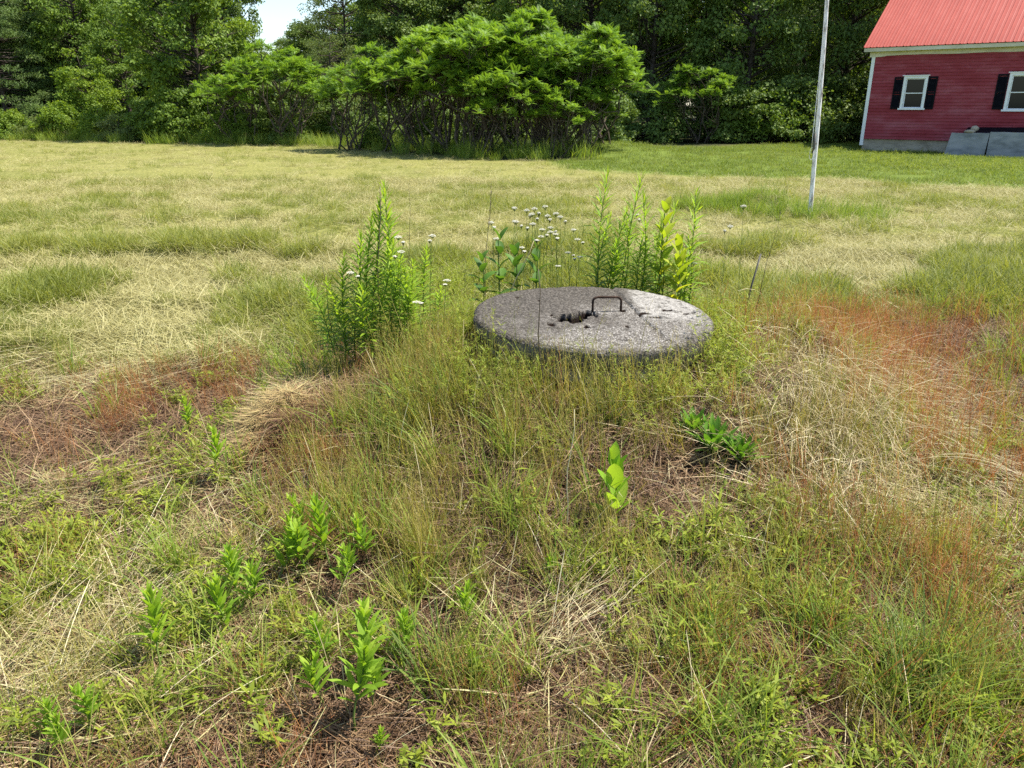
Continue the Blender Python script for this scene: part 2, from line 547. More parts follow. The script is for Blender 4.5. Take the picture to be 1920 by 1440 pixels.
# wall core with real openings, behind the boards
mb = MB()
xs = [0.04] + [q for w in WIN for q in (w[0] + .08, w[1] - .08)] + [HL - .04]
for k in range(0, len(xs), 2):
    mb.box(xs[k], xs[k + 1], 0.04, 0.16, Z0, Z1)
for w in WIN:
    mb.box(w[0] + .08, w[1] - .08, 0.042, 0.158, Z0, w[2] + .05)
    mb.box(w[0] + .08, w[1] - .08, 0.042, 0.158, w[3] - .05, Z1)
mb.box(0.04, 0.16, 0.16, HD - .16, Z0, Z1 + .2)
mb.box(HL - .16, HL - .04, 0.16, HD - .16, Z0, Z1 + .2)
mb.box(0.04, HL - .04, HD - .16, HD - .04, Z0, Z1)
mb.add([(0.05, .16, Z1), (0.05, HD - .16, Z1), (0.05, HD / 2, Z1 + HD / 2 * .72), (0.15, .16, Z1), (0.15, HD - .16, Z1), (0.15, HD / 2, Z1 + HD / 2 * .72)], [(0, 1, 4, 3), (1, 2, 5, 4), (2, 0, 3, 5)], None, [(0, 2, 1), (3, 4, 5)])
wall = obj('wall', mb.mesh('wall', M['red_board']), house)
mb = MB(); mb.box(.2, HL - .2, .5, .52, Z0, Z1)
obj('inner_wall', mb.mesh('inner_wall', M['dark_int']), house)
# clapboards, each its own board
rows = 27
bh = (Z1 - Z0) / rows
board_cache = {}
for r in range(rows):
    za = Z0 + r * bh; zb = za + bh
    segs = []; x = 0.09
    for w in WIN:
        if zb > w[2] + .01 and za < w[3] - .01:
            segs.append((x, w[0] + .05)); x = w[1] - .05
    segs.append((x, HL - .09))
    for a, b in segs:
        key = (round(a, 3), round(b, 3))
        if key not in board_cache:
            m2 = MB()
            V = [(a, -.012, 0), (b, -.012, 0), (b, .040, 0), (a, .040, 0), (a, .014, bh + .012), (b, .014, bh + .012), (b, .040, bh + .012), (a, .040, bh + .012)]
            m2.add(V, [(0, 3, 2, 1), (4, 5, 6, 7), (0, 1, 5, 4), (3, 7, 6, 2), (0, 4, 7, 3), (1, 2, 6, 5)])
            board_cache[key] = m2.mesh('clapboard', M['red_board'])
        o = obj('clapboard', board_cache[key], house, (0, -.012 + rng.uniform(-.002, .002), za + rng.uniform(-.003, .003)))
# trim
mb = MB(); mb.box(-.02, .10, -.035, .05, 0.10, Z1 + .02)
obj('corner_board', mb.mesh('corner_board', M['white_trim']), house)
mb = MB(); mb.box(-.022, .04, .052, .2, 0.10, Z1 + .02)
obj('corner_board', mb.mesh('corner_board_side', M['white_trim']), house)
# frieze with an uneven lower edge, as the paint line shows
mb = MB()
nx = 60
xa = np.linspace(-.10, HL, nx)
zb = Z1 - .055 + .05 * (fbm(xa * 1.1, xa * 0 + 3.3, 2) - .5) + np.where(xa < .5, -.03, 0)
V = []; Q = []
for i in range(nx):
    V += [(xa[i], -.05, zb[i]), (xa[i], -.05, Z1 + .16), (xa[i], .035, zb[i]), (xa[i], .035, Z1 + .16)]
for i in range(nx - 1):
    a, b = 4 * i, 4 * i + 4
    Q += [(a, b, b + 1, a + 1), (a + 2, a + 3, b + 3, b + 2), (a, a + 2, b + 2, b), (a + 1, b + 1, b + 3, a + 3)]
Q += [(0, 1, 3, 2), (4 * nx - 4, 4 * nx - 2, 4 * nx - 1, 4 * nx - 3)]
mb.add(V, Q)
obj('frieze_board', mb.mesh('frieze_board', M['cream_trim']), house)
mb = MB(); mb.box(-.26, HL + .2, -.28, -.052, Z1 + .10, Z1 + .128)
obj('soffit', mb.mesh('soffit', M['cream_trim']), house)
mb = MB(); mb.box(-.26, HL + .2, -.30, -.282, Z1 + .09, Z1 + .215)
obj('fascia', mb.mesh('fascia', M['cream_trim']), house)
# metal roof sheets with ribs
PIT = R(36)
EZ = Z1 + .235
rl = (HD / 2 + .38) / math.cos(PIT)
pw, ribs = 0.915, 4
prof = []
for k in range(ribs):
    x0 = k * pw / ribs
    prof += [(x0, 0), (x0 + .018, .022), (x0 + .042, .022), (x0 + .06, 0), (x0 + .13, .002), (x0 + .145, .006), (x0 + .16, .002)]
prof.append((pw + .012, .001))
prof = np.array(prof)


def roof_mesh(back):
    n = len(prof)
    V = []
    for s, zz in ((0, 0), (rl, 0)):
        for x, h in prof: V.append((x, s, h))
    for s in (0, rl):
        for x, h in prof: V.append((x, s, h - .012))
    Q = []
    for i in range(n - 1):
        Q += [(i, i + 1, n + i + 1, n + i), (2 * n + i, 3 * n + i, 3 * n + i + 1, 2 * n + i + 1), (i, 2 * n + i, 2 * n + i + 1, i + 1)]
    m2 = MB(); m2.add(V, Q)
    return m2.mesh('roof_panel', M['roof'])


rp = roof_mesh(False)
roof = empty('roof', (0, 0, 0)); roof.parent = house
for k in range(14):
    obj('roof_panel', rp, roof, (-.30 + k * pw, -.34, EZ), (PIT, 0, 0))
    obj('roof_panel', rp, roof, (-.30 + (k + 1) * pw, HD + .34, EZ), (PIT, 0, math.pi))
mb = MB(); mb.box(-.31, HL + .3, HD / 2 - .1, HD / 2 + .1, EZ + rl * math.sin(PIT) - .06, EZ + rl * math.sin(PIT) + .05)
obj('ridge_cap', mb.mesh('ridge_cap', M['roof']), roof)
# underside boarding keeps light out of the eaves
mb = MB()
mb.add([(-.27, -.30, EZ - .02), (HL + .27, -.30, EZ - .02), (HL + .27, HD / 2, EZ - .02 + (HD / 2 + .3) * math.tan(PIT)), (-.27, HD / 2, EZ - .02 + (HD / 2 + .3) * math.tan(PIT)), (-.27, HD + .3, EZ - .02), (HL + .27, HD + .3, EZ - .02)], [(0, 1, 2, 3), (3, 2, 5, 4)])
obj('roof_boarding', mb.mesh('roof_boarding', M['dark_int']), roof)


def window(x0, x1, z0, z1):
    w = empty('window', (0, 0, 0)); w.parent = house
    m2 = MB()
    yb = -.045
    m2.box(x0 + .02, x0 + .105, yb, .06, z0 + .06, z1 - .11)
    m2.box(x1 - .105, x1 - .02, yb, .06, z0 + .06, z1 - .11)
    m2.box(x0 + .02, x1 - .02, yb - .002, .06, z1 - .11, z1 - .03)
    obj('frame', m2.mesh('frame', M['white_trim']), w)
    m2 = MB(); m2.box(x0 - .03, x1 + .03, yb - .03, .03, z1 - .03, z1)
    obj('head_cap', m2.mesh('head_cap', M['white_trim']), w)
    m2 = MB(); m2.box(x0 - .03, x1 + .03, yb - .04, .03, z0, z0 + .06)
    obj('sill', m2.mesh('sill', M['white_trim']), w)
    zm = (z0 + z1) * .5 - .02
    for nm, a, b, yy in (('sash', zm - .018, z1 - .112, -.004), ('sash', z0 + .062, zm + .016, .026)):
        m2 = MB(); e = .032
        xa, xb = x0 + .107, x1 - .107
        m2.box(xa, xa + e, yy, yy + .028, a, b); m2.box(xb - e, xb, yy, yy + .028, a, b)
        m2.box(xa + e, xb - e, yy + .001, yy + .027, b - e, b); m2.box(xa + e, xb - e, yy + .001, yy + .027, a, a + e)
        obj('sash', m2.mesh('sash', M['white_trim']), w)
        m2 = MB(); m2.box(xa + e - .004, xb - e + .004, yy + .011, yy + .016, a + e - .004, b - e + .004)
        obj('pane', m2.mesh('pane', M['glass']), w)


def shutter(x0, x1, z0, z1):
    s = MB(); e = .045
    s.box(x0, x0 + e, -.052, -.018, z0, z1); s.box(x1 - e, x1, -.052, -.018, z0, z1)
    zm = (z0 + z1) / 2
    for a, b in ((z0, z0 + .07), (zm - .035, zm + .035), (z1 - .06, z1)):
        s.box(x0 + e, x1 - e, -.050, -.02, a, b)
    o = obj('shutter', s.mesh('shutter', M['shutter']), house)
    z = z0 + .09
    while z < z1 - .08:
        if not (zm - .05 < z < zm + .05):
            m2 = MB()
            m2.add([(x0 + e, -.044, z - .018), (x1 - e, -.044, z - .018), (x1 - e, -.024, z + .016), (x0 + e, -.024, z + .016),
                    (x0 + e, -.036, z - .020), (x1 - e, -.036, z - .020), (x1 - e, -.018, z + .014), (x0 + e, -.018, z + .014)],
                   [(0, 1, 2, 3), (4, 7, 6, 5), (0, 4, 5, 1), (3, 2, 6, 7), (0, 3, 7, 4), (1, 5, 6, 2)])
            obj('louvre', m2.mesh('louvre', M['shutter']), o)
        z += .036


for w in WIN:
    window(*w)
for a, b, c, d in ((.90, 1.20, 1.42, 2.54), (2.06, 2.36, 1.42, 2.54), (4.24, 4.56, 1.42, 2.58), (5.50, 5.82, 1.42, 2.58)):
    shutter(a, b, c, d)

# slab-sided bulkhead against the house
bk = empty('stone_bulkhead', (HC[0], HC[1], 0), hrz)
tag(bk, 'low grey bulkhead of two tilted stone slabs against the red house wall', 'bulkhead')


def slab(x0, x1, skew0, skew1, y0, zt, seed):
    nx, nz = 18, 10
    V = []; Q = []
    for f in (0, 1):
        for j in range(nz + 1):
            for i in range(nx + 1):
                s, r = i / nx, j / nz
                x = (x0 + (1 - r) * skew0) * (1 - s) + (x1 + (1 - r) * skew1) * s
                z = -.35 + (zt + .35 + .03 * (float(fbm(s * 4 + seed, 1.0, 2)) - .5)) * r
                y = y0 + .10 * r + .035 * (float(fbm(s * 5 + seed, r * 3, 3)) - .5)
                if f: y = y0 + .10 * r + .17
                V.append((x, y, z))
    N = (nx + 1) * (nz + 1)
    for j in range(nz):
        for i in range(nx):
            a = j * (nx + 1) + i
            Q.append((a, a + 1, a + nx + 2, a + nx + 1)); Q.append((N + a, N + a + nx + 1, N + a + nx + 2, N + a + 1))
    for j in range(nz):
        a = j * (nx + 1); Q.append((a, a + nx + 1, N + a + nx + 1, N + a))
        a = a + nx; Q.append((a, N + a, N + a + nx + 1, a + nx + 1))
    for i in range(nx):
        Q.append((i, N + i, N + i + 1, i + 1)); a = nz * (nx + 1) + i; Q.append((a, a + 1, N + a + 1, N + a))
    m2 = MB(); m2.add(V, Q)
    return m2.mesh('slab', M['granite'])


obj('slab', slab(3.33, 4.50, -.14, -.05, -1.25, .66, 1.0), bk)
obj('slab', slab(4.515, 6.6, .015, .1, -1.26, .70, 5.0), bk)
m2 = MB(); m2.box(3.45, 3.62, -.98, -.02, -.35, .60); m2.box(6.35, 6.5, -.98, -.02, -.35, .62)
obj('side_wall', m2.mesh('side_wall', M['granite']), bk)
m2 = MB()
m2.add([(3.62, -1.0, .60), (6.4, -1.0, .64), (6.4, -.03, .86), (3.62, -.03, .82), (3.62, -1.0, .56), (6.4, -1.0, .60), (6.4, -.03, .82), (3.62, -.03, .78)], [(0, 1, 2, 3), (4, 7, 6, 5), (0, 4, 5, 1), (3, 2, 6, 7), (0, 3, 7, 4), (1, 5, 6, 2)])
obj('hatch', m2.mesh('hatch', M['shutter']), bk)
def rock_mesh(seed, s):
    r2 = np.random.default_rng(seed)
    V = []; Q = []; T = []
    nu, nv = 12, 7
    for j in range(nv + 1):
        th = math.pi * j / nv
        for i in range(nu):
            ph = 2 * math.pi * i / nu
            d = np.array([math.sin(th) * math.cos(ph), math.sin(th) * math.sin(ph), math.cos(th)])
            k = .75 + .5 * float(fbm(d[0] * 1.3 + seed + 10, d[1] * 1.3 + d[2], 2))
            V.append(d * k * s)
    for j in range(nv):
        for i in range(nu):
            a = j * nu + i; b = j * nu + (i + 1) % nu
            Q.append((a, a + nu, b + nu, b))
    m3 = MB(); m3.add(V, Q)
    return m3.mesh('rubble', M['concrete'])
obj('capstone', rock_mesh(3, np.array([.17, .12, .07])), bk, (3.85, -1.02, .70))
obj('capstone', rock_mesh(5, np.array([.12, .12, .10])), bk, (3.98, -.85, .80))

# ------------------------------------------------------------------ flag pole
t = NT('flaking white paint'); co = t.co()
mp = t.n('ShaderNodeMapping'); mp.inputs['Scale'].default_value = (9, 9, 2.2); t.l(co, mp.inputs[0])
pn = t.noise(2.2, 5, .7, mp.outputs[0])
pc = t.ramp(pn, [(.36, (.16, .13, .11)), (.44, (.50, .47, .43)), (.52, (.80, .79, .77)), (.8, (.86, .86, .85))])
M['pole'] = t.done(t.pbsdf(pc, .6, .3, 0, t.bump(pn, .3, .004)))
t = NT('grey metal'); M['grey_metal'] = t.done(t.pbsdf(t.ramp(t.noise(30, 3, .6, t.co()), [(.3, (.07, .065, .055)), (.7, (.17, .16, .145))]), .7, .3, .3))
t = NT('rusty iron'); M['rust'] = t.done(t.pbsdf(t.ramp(t.noise(60, 4, .65, t.co()), [(.3, (.02, .013, .010)), (.55, (.05, .028, .018)), (.75, (.09, .05, .03))]), .85, .25, .2))
PB = np.array([4.46, 11.75]); pz = gz(*PB)
pole = empty('flagpole', (PB[0], PB[1], pz))
tag(pole, 'tall white wooden flagpole with flaking paint on the field', 'flagpole')
mb = MB()
hs = np.linspace(-.2, 6.4, 26)
lean = -.043
mb.tube(np.stack([lean * hs + .008 * np.sin(hs * 1.3), .012 * hs + .006 * np.sin(hs * 2.1), hs], -1), .033 - .0020 * hs, 14)
obj('pole', mb.mesh('pole', M['pole'], True), pole)
mb = MB()
mb.tube([(-.052 - .05, -.045, .93), (-.095, -.075, 1.0), (-.10, -.08, 1.10), (-.088, -.05, 1.2)], [.012, .016, .016, .011], 8)
mb.tube([(-.05, -.01, 1.065), (-.095, -.075, 1.065)], .011, 6)
obj('cleat', mb.mesh('cleat', M['grey_metal'], True), pole)
mb = MB()
zz = np.linspace(.98, 6.2, 30)
mb.tube(np.stack([lean * zz - .060 - .012 * np.sin(zz * 1.9) , -.045 + .012 * zz * .3 + 0 * zz, zz], -1), .004, 5)
obj('halyard', mb.mesh('halyard', M['white_trim'], True), pole)
mb = MB()
ang = np.linspace(0, 2 * math.pi, 18)
mb.tube(np.stack([-.115 + .030 * np.sin(ang), -.07 + 0 * ang, .92 + .085 * np.cos(ang)], -1), .004, 5)
obj('rope_coil', mb.mesh('rope_coil', M['white_trim'], True), pole)

# ------------------------------------------------------------------ concrete well
t = NT('old exposed aggregate concrete'); co = t.co()
sep = t.n('ShaderNodeSeparateXYZ'); t.l(co, sep.inputs[0])
big = t.noise(3.2, 4, .6, co); fine = t.noise(75, 4, .7, co)
vo = t.n('ShaderNodeTexVoronoi'); vo.inputs['Scale'].default_value = 130; t.l(co, vo.inputs['Vector'])
peb = t.ramp(vo.outputs['Color'], [(0, (.05, .045, .037)), (.35, (.165, .152, .13)), (.7, (.31, .29, .26)), (1, (.47, .45, .41))])
mort = t.mix(t.range(vo.outputs['Distance'], .35, .75), peb, (.10, .088, .075))
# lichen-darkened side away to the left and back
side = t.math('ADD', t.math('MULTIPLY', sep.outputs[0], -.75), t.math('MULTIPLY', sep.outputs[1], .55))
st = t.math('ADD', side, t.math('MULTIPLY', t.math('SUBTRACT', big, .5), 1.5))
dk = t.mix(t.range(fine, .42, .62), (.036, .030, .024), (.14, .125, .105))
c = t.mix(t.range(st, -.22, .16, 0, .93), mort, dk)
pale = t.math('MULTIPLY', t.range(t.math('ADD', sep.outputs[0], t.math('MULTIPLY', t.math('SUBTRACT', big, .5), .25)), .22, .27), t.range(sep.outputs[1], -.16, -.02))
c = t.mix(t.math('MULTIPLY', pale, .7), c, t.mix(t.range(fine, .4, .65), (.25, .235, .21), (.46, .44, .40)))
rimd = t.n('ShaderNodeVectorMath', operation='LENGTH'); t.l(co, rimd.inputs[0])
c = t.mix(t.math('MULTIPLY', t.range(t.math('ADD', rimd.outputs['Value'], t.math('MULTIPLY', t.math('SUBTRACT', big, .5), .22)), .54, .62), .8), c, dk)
lich = t.range(t.noise(24, 5, .75, co), .52, .62)
c = t.mix(t.math('MULTIPLY', lich, .8), c, (.045, .040, .032))
pit = t.range(t.attr('pit'), .12, .5)
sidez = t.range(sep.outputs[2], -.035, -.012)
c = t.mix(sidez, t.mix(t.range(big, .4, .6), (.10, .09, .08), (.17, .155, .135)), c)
c = t.mix(pit, c, (.014, .008, .005))  # shade inside the holes and pits, painted into the colour as near-black
hgt = t.math('ADD', t.math('MULTIPLY', vo.outputs['Distance'], -.7), t.math('MULTIPLY', fine, .8))
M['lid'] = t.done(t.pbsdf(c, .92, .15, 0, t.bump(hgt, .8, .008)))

wb = gz(WELL[0], WELL[1] - .62)
well = empty('covered_well', (WELL[0], WELL[1], 0))
tag(well, 'round weathered concrete well cover with an iron handle on the grassy mound', 'well')
na, nr = 220, 90
aa = np.arange(na) * 2 * math.pi / na
rr_edge = LID_R * (1 + .022 * (fbm(np.cos(aa) * 3 + 5, np.sin(aa) * 3 + 5, 3) - .5) * 2)
PITS = []
def lidxy(u, v):
    d = ray(u, v); tt = (LID_Z - EYE[2]) / d[2]; P = EYE + d * tt
    return P[0] - WELL[0], P[1] - WELL[1]
for u, v, ru, rv, dep in ((1074, 595, .095, .070, .07), (1102, 587, .065, .036, .05), (1100, 611, .018, .022, .018), (1034, 609, .022, .022, .015), (1227, 593, .045, .022, .025), (1208, 587, .05, .014, .012), (1250, 580, .03, .014, .012),
                           (1176, 610, .014, .018, .012), (1034, 592, .012, .016, .012), (970, 562, .012, .016, .01), (1010, 566, .01, .014, .01), (1168, 581, .022, .02, .015), (1118, 592, .012, .012, .01), (1050, 602, .02, .01, .01), (1290, 585, .03, .012, .01)):
    x, y = lidxy(u, v); PITS.append((x, y, ru, rv * 1.5, dep))
V = []; pv = []
rad = np.concatenate([np.linspace(0.004, .975, nr), [.988, .996, 1.0]])
for r_ in rad:
    x = r_ * rr_edge * np.cos(aa); y = r_ * rr_edge * np.sin(aa)
    z = .010 * (fbm(x * 6 + 3, y * 6 + 8, 4, 1.0) - .5) + .006 * (fbm(x * 40, y * 40, 2, 2.0) - .5)
    z = z - .016 * np.clip((r_ - .96) / .04, 0, 1) ** 2
    p_ = 0 * x
    for px_, py_, ru, rv, dep in PITS:
        th_ = np.arctan2((y - py_) / rv, (x - px_) / ru); s0 = 91.7 * px_ + 37.3 * py_
        rj = .86 + .13 * np.sin(2 * th_ + s0) + .12 * np.sin(3 * th_ + 2.1 * s0) + .09 * np.sin(5 * th_ + 3.3 * s0) + .07 * np.sin(9 * th_ + 1.7 * s0) + .05 * np.sin(14 * th_ + s0)
        q = (((x - px_) / ru) ** 2 + ((y - py_) / rv) ** 2) / rj ** 2
        m_ = 1 - sstep(.72, 1.05, q)
        z = z - dep * m_; p_ = np.maximum(p_, m_)
    # the slightly proud repaired sector on the right, ending in a crack
    z = z + .008 * sstep(.235, .245, x + .12 * y + .02 * (fbm(x * 14, y * 14, 2) - .5)) - .012 * np.exp(-((x + .12 * y - .236) / .006) ** 2)
    V.append(np.stack([x, y, z], -1)); pv.append(p_)
for zz_, k in ((-.025, 1.002), (-.05, .998), (-.075, .99), (-.088, .97)):
    jit = 1 + .010 * (fbm(aa * 9, aa * 0 + zz_ * 50, 3) - .5)
    V.append(np.stack([rr_edge * k * jit * np.cos(aa), rr_edge * k * jit * np.sin(aa), np.full(na, zz_) - (.02 * fbm(aa * 5, aa * 0, 2) if zz_ < -.07 else 0)], -1)); pv.append(np.zeros(na))
V.append(np.stack([.3 * np.cos(aa), .3 * np.sin(aa), np.full(na, -.095)], -1)); pv.append(np.zeros(na))
m = len(V)
i = np.arange(m - 1)[:, None] * na; j = np.arange(na)[None]; k = (j + 1) % na
lq = np.stack([i + j, i + na + j, i + na + k, i + k], -1).reshape(-1, 4)
lv = np.concatenate(V); lv = np.vstack([lv, (0, 0, lv[0, 2]), (0, 0, -.095)])
jj = np.arange(na); kk = (jj + 1) % na
lt = np.concatenate([np.stack([np.full(na, len(lv) - 2), jj, kk], -1), np.stack([np.full(na, len(lv) - 1), (m - 1) * na + kk, (m - 1) * na + jj], -1)])
lid = obj('cover', mk_mesh('cover', lv, lq, M['lid'], {'pit': np.concatenate(pv + [np.zeros(2)])}, True, lt), well, (0, 0, LID_Z), (R(.6), R(1.6), 0))
# casing: a tile ring below the cover
mb = MB()
V = []
prof_c = [(.53, LID_Z - .084), (.54, LID_Z - .2), (.56, LID_Z - .33), (.57, LID_Z - .36), (.565, -.3), (.46, -.3), (.46, LID_Z - .084)]
for r_, z_ in prof_c:
    V.append(np.stack([r_ * np.cos(aa[::4]), r_ * np.sin(aa[::4]), np.full(na // 4, z_)], -1))
nb = na // 4
i = np.arange(len(prof_c))[:, None] * nb; i2 = ((np.arange(len(prof_c)) + 1) % len(prof_c))[:, None] * nb; j = np.arange(nb)[None]; k = (j + 1) % nb
mb.add(np.concatenate(V), np.stack([i + j, i2 + j, i2 + k, i + k], -1).reshape(-1, 4))
obj('casing', mb.mesh('casing', M['concrete'], True), well)
hx0, hy0 = lidxy(1111, 584); hx1, hy1 = lidxy(1164, 582)
ht = .074
P = [(hx0, hy0, -.03), (hx0, hy0, ht * .7)]
for q in np.linspace(0, math.pi / 2, 5): P.append((hx0 + (hx1 - hx0) * .17 * (1 - math.cos(q)), hy0 + (hy1 - hy0) * .17 * (1 - math.cos(q)), ht * .7 + ht * .3 * math.sin(q)))
for q in np.linspace(math.pi / 2, 0, 5): P.append((hx1 - (hx1 - hx0) * .17 * (1 - math.cos(q)), hy1 - (hy1 - hy0) * .17 * (1 - math.cos(q)), ht * .65 + ht * .3 * math.sin(q)))
P.append((hx1, hy1, -.03))
mb = MB(); mb.tube(P, .0062, 10)
obj('handle', mb.mesh('handle', M['rust'], True), well, (0, 0, LID_Z))

# ------------------------------------------------------------------ trees
def clump_crown(seed, H, z0, rad, prof, n_clump, per, size, aspect=.62, cr=.55, flat=.55, tiers=None, shell=.55, up=.55, branches=True, tr=.14, wig=.25, lobes=.35):
    r = np.random.default_rng(seed)
    # trunk path
    zz = np.linspace(-.25, H * .93, 10)
    tx = wig * np.sin(zz * .45 + seed) * np.clip(zz / H, 0, 1); ty = wig * np.cos(zz * .37 + seed * 2) * np.clip(zz / H, 0, 1)
    tx -= np.interp(0, zz, tx); ty -= np.interp(0, zz, ty)
    wood = MB()
    wood.tube(np.stack([tx, ty, zz], -1), tr * np.clip(1 - .9 * zz / H, .08, 1.05), 8)
    # clump centres
    tt = r.random(n_clump * 3)
    w = np.array([prof(q) for q in tt]); keep = r.random(len(tt)) < (w / w.max()) ** 1.5
    tt = tt[keep][:n_clump]
    if tiers: tt = (np.floor(tt * tiers) + .5 + r.normal(0, .30, len(tt))) / tiers
    az = r.random(len(tt)) * 2 * math.pi
    lob = 1 + lobes * (fbm(np.cos(az) * 1.6 + seed, np.sin(az) * 1.6 + tt * 3, 2) - .5) * 2
    rr = rad * np.array([prof(q) for q in tt]) * lob * (shell + (1 - shell) * r.random(len(tt))) 
    cz = z0 + (H - z0) * tt
    cx = np.interp(cz, zz, tx) + rr * np.cos(az); cy = np.interp(cz, zz, ty) + rr * np.sin(az)
    if branches:
        for a, b, c_, q in zip(cx, cy, cz, rr):
            zb_ = max(.3, c_ - q * r.uniform(.25, .8) if not tiers else c_ - .1 * q)
            s = np.array([np.interp(zb_, zz, tx), np.interp(zb_, zz, ty), zb_]); e = np.array([a, b, c_])
            mdl = .5 * (s + e) + np.array([0, 0, -.08 * q]) + r.normal(0, .06 * q + .02, 3)
            pts = [s, .55 * mdl + .45 * s, mdl, .5 * (mdl + e), e]
            wood.tube(pts, tr * np.array([.30, .26, .2, .12, .05]) * np.clip(1.1 - tt.mean() * .5, .4, 1), 4, False)
    n = len(tt)
    k = np.repeat(np.arange(n), per)
    crs = cr * r.uniform(.6, 1.3, n)
    d = r.normal(0, 1, (len(k), 3)); d /= np.linalg.norm(d, axis=1)[:, None]
    d *= (r.random(len(k)) ** .45)[:, None]
    P = np.stack([cx, cy, cz], -1)[k] + d * np.stack([crs, crs, crs * flat], -1)[k]
    out = np.stack([np.cos(az), np.sin(az), np.zeros(n)], -1)[k]
    nrm = r.normal(0, .6, (len(k), 3)) + np.array([0, 0, up]) + .35 * out + .3 * d
    nrm /= np.linalg.norm(nrm, axis=1)[:, None]
    tan = np.cross(nrm, r.normal(0, 1, (len(k), 3))); tan /= np.linalg.norm(tan, axis=1)[:, None]
    tan[:, 2] -= .25; tan /= np.linalg.norm(tan, axis=1)[:, None]
    bit = np.cross(nrm, tan); bit /= np.linalg.norm(bit, axis=1)[:, None] + 1e-9
    L = (size * r.uniform(.6, 1.35, len(k)))[:, None]
    V = np.stack([P, P + tan * L * .45 + bit * L * aspect * .5 + nrm * L * .10, P + tan * L, P + tan * L * .45 - bit * L * aspect * .5 + nrm * L * .10], 1).reshape(-1, 3)
    V[:, 2] = np.maximum(V[:, 2], .02)
    Q = np.arange(len(k) * 4).reshape(-1, 4)
    cl = r.random(n)
    b = np.clip(.65 * r.random(len(k)) + .35 * cl[k], 0, 1)
    return wood, (V, Q, np.repeat(b, 4))


round_p = lambda q: math.sin(math.pi * min(1, max(0, q * .86 + .12))) ** .6 + .02
cone_p = lambda q: (1 - q) ** .8 * .92 + .08
col_p = lambda q: (math.sin(math.pi * min(1, q * .80 + .16)) ** .45) + .02
bush_p = lambda q: math.cos(q * math.pi / 2) ** .6 + .05


def protos():
    d = {}
    def mk(key, mat, *a, **k):
        wood, (V, Q, b) = clump_crown(*a, **k)
        d[key] = (wood.mesh(key + '_wood', M['bark'], True), mk_mesh(key + '_crown', V, Q, M[mat], {'b': b}))
    mk('mapleA', 'leafA', 1, 9.5, .9, 2.7, round_p, 150, 130, .17, cr=.62)
    mk('mapleB', 'leafA', 2, 8.0, .6, 2.3, col_p, 130, 130, .16, cr=.58)
    mk('oakA', 'leafB', 3, 13.0, 1.6, 3.6, round_p, 190, 130, .20, cr=.8, tr=.2)
    mk('oakB', 'leafB', 4, 12.0, .5, 3.0, col_p, 190, 130, .19, cr=.75, tr=.18)
    mk('pineA', 'leafC', 5, 11.0, .8, 2.9, cone_p, 170, 150, .17, aspect=.22, cr=.62, flat=.35, tiers=13, up=.2)
    mk('pineB', 'leafC', 6, 13.5, 2.2, 3.2, cone_p, 170, 150, .18, aspect=.22, cr=.7, flat=.35, tiers=12, up=.2)
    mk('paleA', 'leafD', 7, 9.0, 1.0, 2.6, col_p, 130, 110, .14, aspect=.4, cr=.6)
    mk('yellowA', 'leafE', 8, 4.4, .3, 1.35, col_p, 80, 110, .13, cr=.42, tr=.07)
    mk('bushA', 'leafE', 9, 1.7, .1, 1.3, bush_p, 60, 95, .11, cr=.36, tr=.04, shell=.4)
    mk('bushB', 'leafA', 10, 2.1, .1, 1.35, bush_p, 70, 95, .12, cr=.4, tr=.045, shell=.4)
    mk('bushC', 'leafB', 12, 2.3, .1, 1.5, bush_p, 75, 95, .13, cr=.42, tr=.045, shell=.4)
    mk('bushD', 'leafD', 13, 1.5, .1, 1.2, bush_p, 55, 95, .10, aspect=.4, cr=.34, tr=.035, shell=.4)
    return d


TP = protos()


def tree(name, key, u, y, label, sc=1.0, cat='tree', group=None, rz=None, fat=1.0):
    P = spot(u, y)
    o = empty(name, P, rng.random() * 6.28 if rz is None else rz, (sc * fat, sc * fat, sc))
    tag(o, label, cat, group)
    w, c_ = TP[key]
    obj('trunk' if cat == 'tree' else 'stems', w, o); obj('crown', c_, o)
    return o


